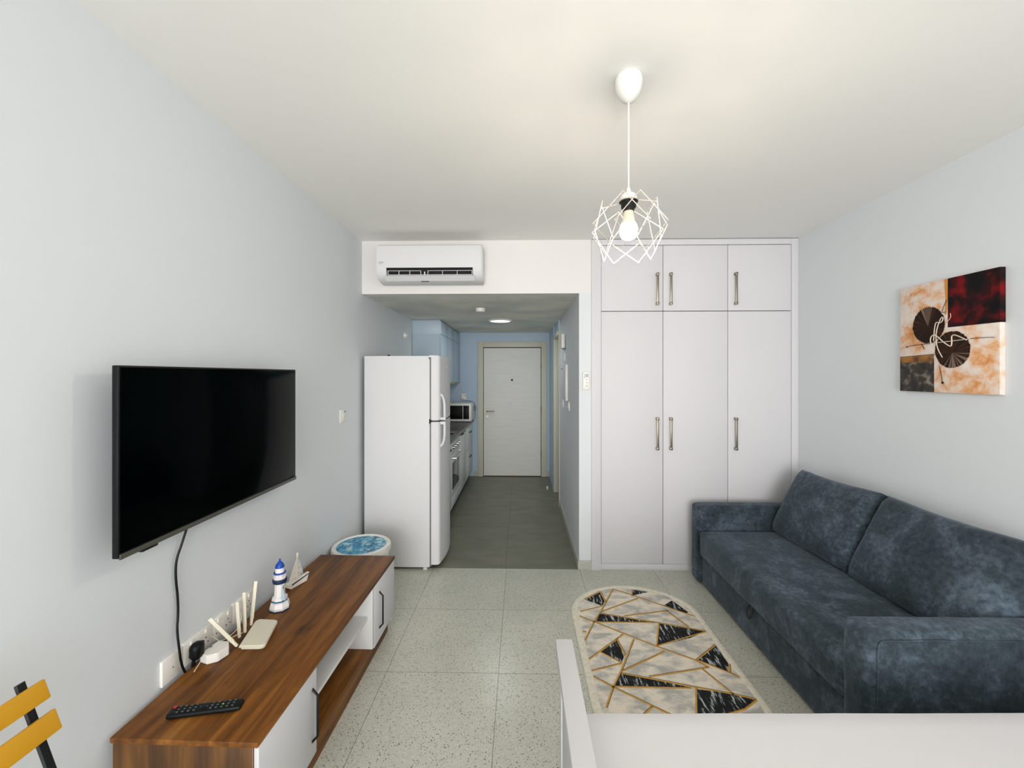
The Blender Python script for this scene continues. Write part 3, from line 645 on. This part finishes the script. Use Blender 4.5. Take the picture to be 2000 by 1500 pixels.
b = BM(); tube(b, [(-1.276, 1.640, .458), (-1.268, 1.612, .452), (-1.262, 1.588, .450), (-1.256, 1.572, .450)], .0022, seg=6, smooth=1)
tag(obj('network_cable', b, M_cream), 'short white cable end poking out beside the black plug', 'cable')

# lighthouse
M_blue = mat('bright_blue_paint', srgb(16, 70, 170), .4); M_navy = mat('navy_paint', srgb(18, 44, 84), .45); M_figw = mat('white_glazed_wood', srgb(236, 232, 232), .45)
lx, ly = -1.180, 2.010
t = thing('lighthouse_figurine', 'blue and white model lighthouse standing on the wooden stand', 'figurine', (lx, ly, ZS))
b = BM(); lathe(b, [(.046, 0), (.047, .006), (.004, .006)][::-1], (lx, ly, ZS), 8); obj('base_rim', b, M_navy, t, angle=20)
b = BM(); lathe(b, [(.004, .006), (.044, .006), (.046, .016), (.040, .038), (.030, .043), (.004, .043)], (lx, ly, ZS), 8); obj('lower_base', b, M_figw, t, angle=20)
b = BM(); lathe(b, [(.030, .042), (.037, .044), (.037, .049), (.030, .050)], (lx, ly, ZS), 8); obj('blue_band', b, mat('teal_paint', srgb(40, 100, 136), .45), t, angle=20)
b = BM(); lathe(b, [(.036, .050), (.035, .060), (.025, .066), (.023, .10), (.022, .128), (.004, .128)], (lx, ly, ZS), 8); obj('tower', b, M_figw, t, angle=20)
b = BM(); lathe(b, [(.022, .126), (.030, .130), (.033, .142), (.032, .148), (.022, .150), (.004, .150)], (lx, ly, ZS), 16); obj('gallery', b, M_navy, t)
b = BM(); lathe(b, [(.027, .150), (.027, .154), (.023, .156), (.022, .176), (.020, .180), (.020, .204), (.004, .204)], (lx, ly, ZS), 16)
for k in range(10): cyl(b, (lx+.026*math.cos(k*.628), ly+.026*math.sin(k*.628), ZS+.152), (lx+.026*math.cos(k*.628), ly+.026*math.sin(k*.628), ZS+.174), .0012, seg=6)
obj('lantern_room', b, M_figw, t)
b = BM(); lathe(b, [(.020, .174), (.0275, .175), (.0275, .180), (.020, .181)], (lx, ly, ZS), 20); obj('blue_ring', b, M_blue, t)
b = BM(); lathe(b, [(.021, .203), (.021, .206), (.017, .219), (.009, .229), (.0045, .233), (.005, .240), (.003, .245), (.0005, .246)], (lx, ly, ZS), 20); obj('dome', b, M_blue, t)
b = BM(); prism(b, [(lx+.020, ZS+.055), (lx+.042, ZS+.055), (lx+.036, ZS+.095), (lx+.028, ZS+.118), (lx+.026, ZS+.095)], 'y', ly-.026, ly-.020); tube(b, [(lx+.025, ly-.023, ZS+.05), (lx+.032, ly-.023, ZS+.125)], .0015, seg=6, mi=1); obj('rope_net', b, [mat('pale_blue_cloth', srgb(176, 196, 210), .7), M_navy], t)

# sailboat
sx, sy = -1.218, 2.238
t = thing('sailboat_figurine', 'white wooden model sailboat with a blue stripe near the far end of the stand', 'figurine', (sx, sy, ZS), rotz=0)
M_boat = mat('whitewashed_wood', srgb(240, 234, 222), .6, var=.04, vscale=40)
b = BM()
hull = [(-.062, .030), (.070, .044), (.052, .004), (-.046, .001), (-.062, .012)]
dirv = Vector((.42, .91, 0)); sd = Vector((.91, -.42, 0))
def boat_prism(b, poly, w_, mi=0, M_=0.0):
    t_ = bmesh.new(); A = []; B_ = []
    for (l, z) in poly:
        wl = w_*(1 - .55*max(0, l/.07)**2) if l > 0 else w_
        A.append(t_.verts.new(Vector((sx, sy, ZS)) + dirv*l + sd*(wl/2) + Vector((0,0,z)))); B_.append(t_.verts.new(Vector((sx, sy, ZS)) + dirv*l - sd*(wl/2) + Vector((0,0,z))))
    n = len(poly); t_.faces.new(A); t_.faces.new(B_[::-1])
    for j in range(n): t_.faces.new((A[j], B_[j], B_[(j+1) % n], A[(j+1) % n]))
    bmesh.ops.recalc_face_normals(t_, faces=t_.faces); merge(b, t_, mi)
boat_prism(b, hull, .030); obj('hull', b, M_boat, t, smooth=False)
b = BM(); boat_prism(b, [(-.040, .0245), (.066, .0400), (.064, .0350), (-.040, .0190)], .0345); obj('stripe', b, M_navy, t, smooth=False)
b = BM(); P = Vector((sx, sy, ZS)); cyl(b, P+Vector((0,0,.03)), P+Vector((0,0,.168)), .0028, seg=8); box(b, sx-.004, sx+.006, sy-.002, sy+.002, ZS+.152, ZS+.176, .001); obj('mast', b, M_boat, t)
b = BM(); boat_prism(b, [(-.004, .142), (-.048, .040), (-.004, .046)], .004); obj('jib_sail', b, M_boat, t, smooth=False)
b = BM(); boat_prism(b, [(.004, .150), (.014, .126), (.034, .062), (.036, .052), (.004, .044)], .004)
obj('main_sail', b, nmat('striped_sail', [(.4, srgb(176, 198, 200)), (.55, srgb(226, 226, 216))], scale=(2, 2, 9), nscale=5, detail=3, rough=.7), t, smooth=False)

# ---------------------------------------------------------------- bin with mosaic lid
bx, by, br = -1.108, 2.868, .196
t = thing('storage_bin', 'round white bin with a blue mosaic lid between stand and refrigerator', 'bin', (bx, by, 0))
b = BM(); lathe(b, [(.004, 0), (br-.05, 0), (br-.04, .01), (br-.012, .36), (br-.010, .372), (.004, .372)], (bx, by, 0), 48); obj('body', b, M_plast, t)
b = BM(); lathe(b, [(br-.012, .372), (br, .372), (br+.002, .395), (br-.003, .412), (br-.015, .417), (br-.027, .414), (br-.032, .408), (.004, .408)], (bx, by, 0), 48); lid = obj('lid', b, M_plast, t)
m = bpy.data.materials.new('turquoise_mosaic'); m.use_nodes = True; nt = m.node_tree; L = nt.links.new; bs = nt.nodes['Principled BSDF']
tc = nt.nodes.new('ShaderNodeTexCoord'); v = nt.nodes.new('ShaderNodeTexVoronoi'); v.inputs['Scale'].default_value = 62; L(tc.outputs['Object'], v.inputs['Vector'])
n1 = nt.nodes.new('ShaderNodeTexNoise'); n1.inputs['Scale'].default_value = 22; n1.inputs['Detail'].default_value = 6; n1.inputs['Distortion'].default_value = 1.2; L(v.outputs['Position'], n1.inputs['Vector'])
cr = nt.nodes.new('ShaderNodeValToRGB'); e = cr.color_ramp.elements
for k, (pz, c) in enumerate([(.30, srgb(16, 60, 90)), (.41, srgb(4, 104, 146)), (.47, srgb(6, 142, 190)), (.53, srgb(24, 168, 206)), (.56, srgb(14, 86, 100)), (.59, srgb(206, 190, 120)), (.65, srgb(190, 222, 224))]):
    if k > 1: e.new(.5)
    e[k].position = pz; e[k].color = c
L(n1.outputs['Fac'], cr.inputs[0]); L(cr.outputs[0], bs.inputs['Base Color']); bs.inputs['Roughness'].default_value = .3
b = BM(); lathe(b, [(.004, .407), (br-.033, .407), (br-.033, .410), (.002, .4105)], (bx, by, 0), 48); obj('mosaic_panel', b, m, lid)

# ---------------------------------------------------------------- sofa
def fabric(name, dark, mid, light):
    m = bpy.data.materials.new(name); m.use_nodes = True; nt = m.node_tree; L = nt.links.new; N = nt.nodes.new; bs = nt.nodes['Principled BSDF']
    tc = N('ShaderNodeTexCoord'); a1 = N('ShaderNodeTexNoise'); a1.inputs['Scale'].default_value = 5; a1.inputs['Detail'].default_value = 8; a1.inputs['Roughness'].default_value = .62; a1.inputs['Distortion'].default_value = .5
    a2 = N('ShaderNodeTexNoise'); a2.inputs['Scale'].default_value = 42; a2.inputs['Detail'].default_value = 6; a2.inputs['Roughness'].default_value = .7
    L(tc.outputs['Object'], a1.inputs['Vector']); L(tc.outputs['Object'], a2.inputs['Vector'])
    ad = N('ShaderNodeMix'); ad.data_type = 'FLOAT'; ad.inputs[0].default_value = .42; L(a1.outputs['Fac'], ad.inputs[2]); L(a2.outputs['Fac'], ad.inputs[3])
    cr = N('ShaderNodeValToRGB'); e = cr.color_ramp.elements; e.new(.5)
    for k, (pz, c) in enumerate(((.36, dark), (.50, mid), (.66, light))): e[k].position = pz; e[k].color = c
    L(ad.outputs[0], cr.inputs[0]); L(cr.outputs[0], bs.inputs['Base Color'])
    bp = N('ShaderNodeBump'); bp.inputs['Strength'].default_value = .25; bp.inputs['Distance'].default_value = .004; L(ad.outputs[0], bp.inputs['Height']); L(bp.outputs[0], bs.inputs['Normal'])
    bs.inputs['Roughness'].default_value = .85; bs.inputs['Sheen Weight'].default_value = .2; bs.inputs['Sheen Roughness'].default_value = .45; bs.inputs['Sheen Tint'].default_value = (.72, .84, 1, 1); bs.inputs['Specular IOR Level'].default_value = .2
    return m
M_sofa = fabric('blue_grey_chenille', srgb(34, 44, 49), srgb(57, 68, 76), srgb(97, 110, 124))
sf = thing('sofa', 'dark blue-grey fabric two-seat sofa bed against the right wall', 'sofa', (1.78, 2.45, 0))
b = BM(); rbox(b, 1.364, 2.19, 1.735, 3.165, .02, .245, .018, 12, wr=.002); obj('base', b, M_sofa, sf)
b = BM(); rbox(b, 1.336, 2.16, 1.742, 3.162, .232, .425, .040, 24, bulge=(.006, 0, .012), wr=.004, wscale=5); obj('seat', b, M_sofa, sf)
b = BM(); rbox(b, 1.338, 2.225, 3.165, 3.292, .02, .600, .026, 20, bulge=(.004, .004, .006), wr=.003); obj('armrest', b, M_sofa, sf)
b = BM(); rbox(b, 1.318, 2.225, 1.606, 1.738, .02, .610, .030, 24, bulge=(.004, .006, .006), wr=.003); ar = obj('armrest', b, M_sofa, sf)
b = BM(); tube(b, [(1.352, 1.6045, .03), (1.352, 1.6025, .55), (1.358, 1.6025, .575), (1.38, 1.6025, .586), (2.18, 1.6025, .588)], .0025, seg=6, smooth=1); obj('seam_piping', b, M_sofa, ar)
b = BM(); rbox(b, 2.13, 2.228, 1.70, 3.19, .05, .80, .03, 16, wr=.003); obj('backrest', b, M_sofa, sf)
def cushion(y0, y1, zc_, H, lean, xc, th_, seed, roll=0):
    Mx = Matrix.Translation((xc, (y0+y1)/2, zc_)) @ Matrix.Rotation(roll, 4, 'X') @ Matrix.Rotation(lean, 4, 'Y')
    b = BM(); t_ = bmesh.new(); bmesh.ops.create_cube(t_, size=2); bmesh.ops.subdivide_edges(t_, edges=list(t_.edges), cuts=30, use_grid_fill=True)
    hy, hz = (y1-y0)/2, H/2
    for v in t_.verts:
        u, v_, w_ = v.co.y, v.co.z, v.co.x
        prof = (1-abs(u)**5)*(1-abs(v_)**4.0)
        thick = th_/2*(.30+.70*max(0, prof)**.5)
        sy = hy*(1-.018*(1-v_*v_)); sz = hz*(1-(.07 if v_ > 0 else .02)*(1-u*u))
        p = Vector((w_*thick, u*sy, v_*sz))
        # rounded corners
        k = max(0, abs(u)+abs(v_)-1.75); p.y -= math.copysign(k*.10*hy, u); p.z -= math.copysign(k*.10*hz, v_)
        q = Vector((p.y*5+seed*3, p.z*5, w_+seed)); p.x += noise.noise(q)*.010*prof
        edge = max(abs(u), abs(v_))**6
        p.x += noise.noise(Vector((p.y*22, p.z*22, seed)))*.007*edge*(1-edge*.5)
        v.co = p
    bmesh.ops.transform(t_, matrix=Mx, verts=t_.verts); merge(b, t_)
    return obj('back_cushion', b, M_sofa, sf)
cushion(2.452, 3.155, .655, .515, R(27), 2.02, .20, 1, R(-1.5))
cushion(1.725, 2.445, .655, .520, R(27), 2.03, .21, 2)
b = BM(); tube(b, [(1.362, 2.448, .232), (1.345, 2.443, .205), (1.338, 2.452, .175), (1.338, 2.470, .160), (1.338, 2.488, .172), (1.343, 2.494, .203), (1.362, 2.488, .232)], .007, seg=8, smooth=2, flat=.5); obj('pull_strap', b, mat('dark_strap', srgb(24, 28, 32), .7), sf)

# ---------------------------------------------------------------- bed and mattress
bd = thing('bed_frame', 'white wooden bed frame with a footboard at the lower right of the room', 'bed', (1.18, .6, 0))
b = BM(); box(b, .125, .185, -.22, 1.50, .606, .640, .002); obj('footboard_rail', b, M_white, bd)
b = BM(); box(b, .140, .172, -.20, 1.44, .03, .606, .002); obj('footboard_panel', b, M_white, bd)
b = BM(); box(b, .136, .176, 1.40, 1.452, 0, .606, .003); obj('post', b, M_white, bd)
b = BM(); box(b, .136, .176, -.21, -.15, 0, .606, .003); obj('post', b, M_white, bd)
b = BM(); box(b, .172, 2.19, 1.315, 1.34, .12, .30, .002); obj('side_rail', b, M_white, bd)
b = BM(); box(b, .172, 2.19, -.20, -.175, .12, .30, .002); obj('side_rail', b, M_white, bd)
b = BM(); box(b, 2.195, 2.232, -.22, 1.36, 0, 1.0, .003); obj('headboard', b, M_white, bd)
b = BM(); box(b, .18, 2.19, -.17, 1.31, .20, .235); obj('slat_base', b, M_white, bd)
b = BM(); rbox(b, .190, 2.188, -.165, 1.352, .31, .500, .022, 30, bulge=(0, 0, .0), wr=.0035, wscale=3)
for v in b.verts:
    v.co.z += .004 if v.co.z > .45 else 0
    if v.co.y > 1.2: v.co.y += .030*(v.co.x-.19)/1.4
box(b, .195, 2.18, -.16, 1.30, .235, .33, .01)
# crease in the sheet toward the wall
tube(b, [(1.52, 1.36, .500), (1.66, 1.29, .5025), (1.85, 1.20, .501)], .005, seg=8, smooth=1, flat=.5)
tag(obj('mattress', b, mat('white_sheet', srgb(217, 216, 218), .85, bump=.08, bscale=200, sheen=.1)), 'mattress under a plain white sheet on the bed frame', 'mattress')

# ---------------------------------------------------------------- rug
RB = [[(0.451, 2.939), (0.581, 3.047), (0.587, 2.921), (0.56, 2.857)], [(0.821, 3.079), (0.929, 3.048), (0.799, 2.997)], [(0.977, 2.868), (1.061, 2.938), (1.119, 2.793), (1.088, 2.778)], [(0.528, 2.769), (0.483, 2.674), (0.857, 2.677)], [(0.885, 2.668), (1.046, 2.621), (1.146, 2.59), (1.018, 2.519), (0.798, 2.443)], [(0.454, 2.381), (0.575, 2.494), (0.591, 2.365), (0.557, 2.301)], [(0.983, 2.329), (1.14, 2.457), (1.138, 2.289), (1.104, 2.233)], [(0.526, 2.219), (0.475, 2.119), (0.862, 2.12)], [(0.89, 2.109), (1.044, 2.084), (1.149, 2.045), (1.061, 1.988), (0.806, 1.905)]]
RL = [[(0.68, 3.084), (0.537, 2.794), (0.469, 2.671), (0.382, 2.485)], [(0.68, 3.084), (0.8, 3.004), (0.977, 2.868), (1.133, 2.75)], [(0.581, 3.047), (0.592, 2.907)], [(0.451, 2.939), (0.581, 3.047)], [(0.399, 2.785), (0.555, 2.853)], [(0.551, 2.794), (0.835, 2.961)], [(0.681, 2.741), (0.993, 2.81)], [(0.978, 2.81), (1.051, 2.632)], [(0.528, 2.769), (0.885, 2.668), (1.139, 2.59)], [(0.385, 2.735), (0.469, 2.673)], [(0.469, 2.673), (0.787, 2.44), (0.969, 2.324), (1.011, 2.272)], [(0.482, 2.671), (0.856, 2.673)], [(0.881, 2.668), (0.795, 2.443)], [(0.798, 2.443), (1.143, 2.585)], [(0.38, 2.318), (0.627, 2.547)], [(0.576, 2.5), (0.59, 2.361)], [(0.676, 2.502), (0.537, 2.231), (0.47, 2.119), (0.407, 1.984)], [(0.546, 2.232), (0.824, 2.393)], [(0.379, 2.228), (0.554, 2.29)], [(0.673, 2.191), (1.022, 2.27)], [(0.534, 2.215), (0.871, 2.127), (1.053, 2.081), (1.15, 2.049)], [(0.976, 2.257), (1.054, 2.078)], [(0.975, 2.325), (1.14, 2.457)], [(0.981, 2.325), (1.109, 2.231), (1.145, 2.197)], [(0.381, 2.188), (0.469, 2.115), (0.68, 1.961), (.86, 1.84)], [(0.887, 2.12), (0.80, 1.905)], [(0.478, 2.119), (0.861, 2.116)], [(1.142, 2.298), (1.112, 2.231)], [(0.382, 2.574), (0.404, 2.564)], [(0.46, 1.85), (0.631, 1.995)], [(0.821, 3.079), (0.797, 2.989)], [(0.454, 2.381), (0.556, 2.294)], [(0.806, 1.905), (1.061, 1.988), (1.149, 2.045)]]
rg = thing('rug', 'oval marble-patterned rug with gold lines and black shapes on the tiled floor', 'rug', (.765, 2.39, 0))
def oval(inset, n=40):
    cx, hw, yt, yb_, bt = .764, .424-inset, 2.764, 2.02, .379-inset
    pts = []
    for k in range(n+1):
        a_ = PI*k/n; pts.append((cx+hw*math.cos(a_), yt+bt*math.sin(a_)))
    for k in range(n+1):
        a_ = PI+PI*k/n; pts.append((cx+hw*math.cos(a_), yb_+bt*math.sin(a_)))
    return pts
M_rugw = nmat('rug_marble_pile', [(.40, srgb(184, 183, 176)), (.50, srgb(218, 212, 200)), (.58, srgb(238, 229, 212))], scale=(1, 1.6, 1), nscale=8, detail=7, rough=.95, dist=.4, nrough=.6, bump=.2, rot=(0, 0, R(20)))
M_rugk = nmat('rug_black_pile', [(.50, srgb(10, 13, 15)), (.55, srgb(36, 42, 46)), (.62, srgb(190, 196, 196))], scale=(40, 8, 1), nscale=1.6, detail=5, rough=.95, rot=(0, 0, R(24)), nrough=.6)
M_rugg = mat('rug_gold_line', srgb(206, 156, 62), .6, var=.12, vscale=30)
M_rugd = mat('rug_brown_edge_line', srgb(74, 52, 32), .8)  # thin brown line of the pattern along one side of each gold line
M_rugb = nmat('rug_border', [(.35, srgb(222, 216, 198)), (.65, srgb(240, 234, 218))], nscale=60, detail=4, rough=.95, bump=.5)
b = BM(); n = 20
# border: slightly ragged tufted edge ring
out, inn = oval(0), oval(.042)
bmr = bmesh.new(); N_ = len(out)
def ring(pts, z, rag=0): return [bmr.verts.new((x+random.uniform(-rag, rag), y+random.uniform(-rag, rag), z)) for x, y in pts]
r0 = ring(out, .0005, .003); r1 = ring(out, .007, .003); r2 = ring(oval(.008), .0115, .002); r3 = ring(oval(.036), .0115); r4 = ring(inn, .0085); r5 = ring(inn, .0005)
for A, B_ in ((r0, r1), (r1, r2), (r2, r3), (r3, r4), (r4, r5)):
    for j in range(N_): bmr.faces.new((A[j], A[(j+1) % N_], B_[(j+1) % N_], B_[j]))
bmesh.ops.recalc_face_normals(bmr, faces=bmr.faces); merge(b, bmr)
obj('border', b, M_rugb, rg)
b = BM(); prism(b, oval(.041), 'z', .0005, .0095, mi=0)
inner = oval(.046)
for poly in RB: prism(b, poly, 'z', .0093, .0101, mi=1)
def strip(p, q, w_, mi, z, off=0):
    p = Vector((p[0], p[1])); q = Vector((q[0], q[1])); d_ = (q-p).normalized(); n_ = Vector((-d_.y, d_.x)); p = p+n_*off; q = q+n_*off
    prism(b, [tuple(p-n_*w_/2), tuple(p+n_*w_/2), tuple(q+n_*w_/2), tuple(q-n_*w_/2)], 'z', z-.001, z, mi=mi)
for pl_ in RL:
    for p_, q_ in zip(pl_, pl_[1:]):
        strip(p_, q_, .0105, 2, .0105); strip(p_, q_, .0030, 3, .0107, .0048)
obj('pile_field', b, [M_rugw, M_rugk, M_rugg, M_rugd], rg, smooth=False)

# ---------------------------------------------------------------- painting
pt = thing('painting', 'abstract red, black and orange canvas painting on the right wall', 'painting', (XR, 2.20, 1.50))
cx_ = 2.214
M_cv = nmat('canvas_peach_wash', [(.30, srgb(206, 132, 66)), (.40, srgb(226, 170, 120)), (.48, srgb(232, 200, 176)), (.56, srgb(232, 218, 208)), (.7, srgb(236, 226, 216))], nscale=14, detail=9, rough=.6, dist=.35, nrough=.6)
b = BM(); box(b, cx_, XR, 1.966, 2.470, 1.499, 2.092, .002); obj('canvas', b, M_cv, pt)
M_red = nmat('deep_red_and_black_paint', [(.44, srgb(6, 6, 9)), (.52, srgb(44, 4, 8)), (.62, srgb(112, 3, 10)), (.74, srgb(150, 6, 14))], nscale=9, detail=5, rough=.6, spec=.2, dist=.3)
def pp(nm, poly, m, d=.001):
    b = BM(); prism(b, poly, 'x', cx_-d, cx_+.0005); return obj(nm, b, m, pt, smooth=False)
pp('red_black_field', [(2.199, 2.0915), (1.9655, 2.0915), (1.9655, 1.836), (2.199, 1.838)], M_red)
pp('dark_field', [(2.4695, 1.697), (2.271, 1.705), (2.271, 1.4995), (2.4695, 1.4995)], nmat('dark_scratched_paint', [(.42, srgb(12, 12, 12)), (.55, srgb(52, 42, 32)), (.68, srgb(130, 124, 112))], nscale=17, detail=8, rough=.5, dist=.5))
pp('ochre_band', [(2.4695, 1.695), (2.282, 1.702), (2.282, 1.655), (2.4695, 1.665)], nmat('ochre_paint', [(.4, srgb(70, 46, 16)), (.6, srgb(156, 104, 34))], nscale=14, rough=.5), .0014)
pp('orange_strip', [(2.217, 2.0915), (2.199, 2.0915), (2.200, 1.985), (2.205, 1.91), (2.214, 1.905), (2.211, 1.99)], mat('orange_paint', srgb(206, 140, 60), .5), .0014)
b = BM(); box(b, cx_-.0005, XR, 1.9652, 1.9665, 1.836, 2.0915); obj('dark_side_wrap', b, M_red, pt, smooth=False)
M_f1 = mat('brown_umber_paint', srgb(36, 22, 14), .7, spec=.2); M_f2 = mat('warm_brown_paint', srgb(66, 40, 22), .7, spec=.2); M_f3 = mat('taupe_paint', srgb(120, 100, 84), .6)
def fan(cy_, cz_, ry, rz, ctr, light_sector):
    b = BM(); t_ = bmesh.new(); n_ = 110; c_ = t_.verts.new((cx_-.0022, ctr[0], ctr[1])); rim = []
    for k in range(n_):
        a_ = 2*PI*k/n_; s_ = 1+random.uniform(-.025, .03); rim.append(t_.verts.new((cx_-.0018, cy_+ry*s_*math.cos(a_), cz_+rz*s_*math.sin(a_))))
    for k in range(n_):
        f_ = t_.faces.new((c_, rim[k], rim[(k+1) % n_])); a_ = math.degrees(2*PI*k/n_)
        lit = light_sector[0] < a_ < light_sector[1]
        f_.material_index = random.choice([2, 2, 1, 0] if lit else [0, 0, 0, 1])
    bmesh.ops.recalc_face_normals(t_, faces=t_.faces)
    me = bpy.data.meshes.new('tmp'); t_.to_mesh(me); b.from_mesh(me); bpy.data.meshes.remove(me); t_.free()
    return obj('painted_fan', b, [M_f1, M_f2, M_f3], pt, smooth=False)
fan(2.302, 1.862, .088, .098, (2.302, 1.855), (60, 110)); fan(2.178, 1.722, .087, .094, (2.176, 1.705), (190, 300))
M_line = mat('cream_relief_line', srgb(228, 212, 194), .5)
def relief(pts, r, m, nm='relief_line'):
    b = BM(); tube(b, [(cx_-.003, y, z) for y, z in pts], r, seg=6, smooth=2); obj(nm, b, m, pt)
relief([(2.225, 1.684), (2.252, 1.734), (2.26, 1.795), (2.252, 1.843), (2.236, 1.884), (2.225, 1.899), (2.22, 1.882), (2.236, 1.863), (2.258, 1.876), (2.266, 1.844), (2.271, 1.774)], .0022, M_line)
relief([(2.282, 1.753), (2.29, 1.781), (2.282, 1.802), (2.269, 1.808), (2.247, 1.793), (2.22, 1.764), (2.194, 1.744), (2.179, 1.737), (2.176, 1.766), (2.179, 1.79), (2.168, 1.798), (2.148, 1.79), (2.105, 1.765)], .0027, M_line)
relief([(2.428, 1.752), (2.40, 1.758), (2.274, 1.763)], .0014, M_f1); relief([(2.274, 1.763), (2.15, 1.767), (2.09, 1.77)], .0018, M_line); relief([(2.09, 1.77), (2.03, 1.771), (1.985, 1.768)], .0013, M_f2)
relief([(2.241, 1.641), (2.228, 1.582), (2.225, 1.55)], .0012, M_f1); relief([(2.202, 1.981), (2.22, 1.946), (2.228, 1.915), (2.209, 1.921)], .0012, M_f1); relief([(2.337, 1.762), (2.321, 1.732)], .0014, M_f1)
relief([(2.184, 1.909), (2.181, 1.887), (2.199, 1.869)], .0012, M_line)
b = BM(); ball(b, (cx_-.002, 2.225, 1.551), .007, (.3, 1, .8), 10); ball(b, (cx_-.002, 2.428, 1.752), .004, (.3, 1, 1), 8); obj('dark_blot', b, M_f1, pt)

# ---------------------------------------------------------------- yellow folding chair
fc = thing('folding_chair', 'yellow slatted folding chair with a black metal frame by the left wall', 'chair', (-.95, .75, 0))
M_yel = mat('yellow_paint', srgb(216, 158, 16), .45)
def lean(z):  # frame x for height z on the back posts
    return -1.153 + (.84-z)*.38
for (z0, z1, yc) in ((.815, .862, .729), (.742, .792, .729)):
    b = BM(); x_ = lean((z0+z1)/2); Mx = Matrix.Translation((x_+.013, yc, (z0+z1)/2)) @ Matrix.Rotation(R(-21), 4, 'Y')
    box(b, -.006, .006, -.245, .245, -(z1-z0)/2, (z1-z0)/2, .003, M=Mx); obj('back_slat', b, M_yel, fc)
for y in (.941, .515):
    b = BM(); tube(b, [(lean(.872), y, .872), (lean(.4), y, .40), (lean(0)+.0, y, .004)], .011, seg=8, flat=.5); obj('leg', b, M_blackm, fc)
    b = BM(); tube(b, [(-.66, y-.022*(1 if y > .7 else -1), .44), (-1.13, y-.022*(1 if y > .7 else -1), .004)], .010, seg=8, flat=.5); obj('leg', b, M_blackm, fc)
for k in range(6):
    x_ = -1.03+k*.065; b = BM(); box(b, x_, x_+.05, .60, .92, .445, .459, .003); obj('seat_slat', b, M_yel, fc)
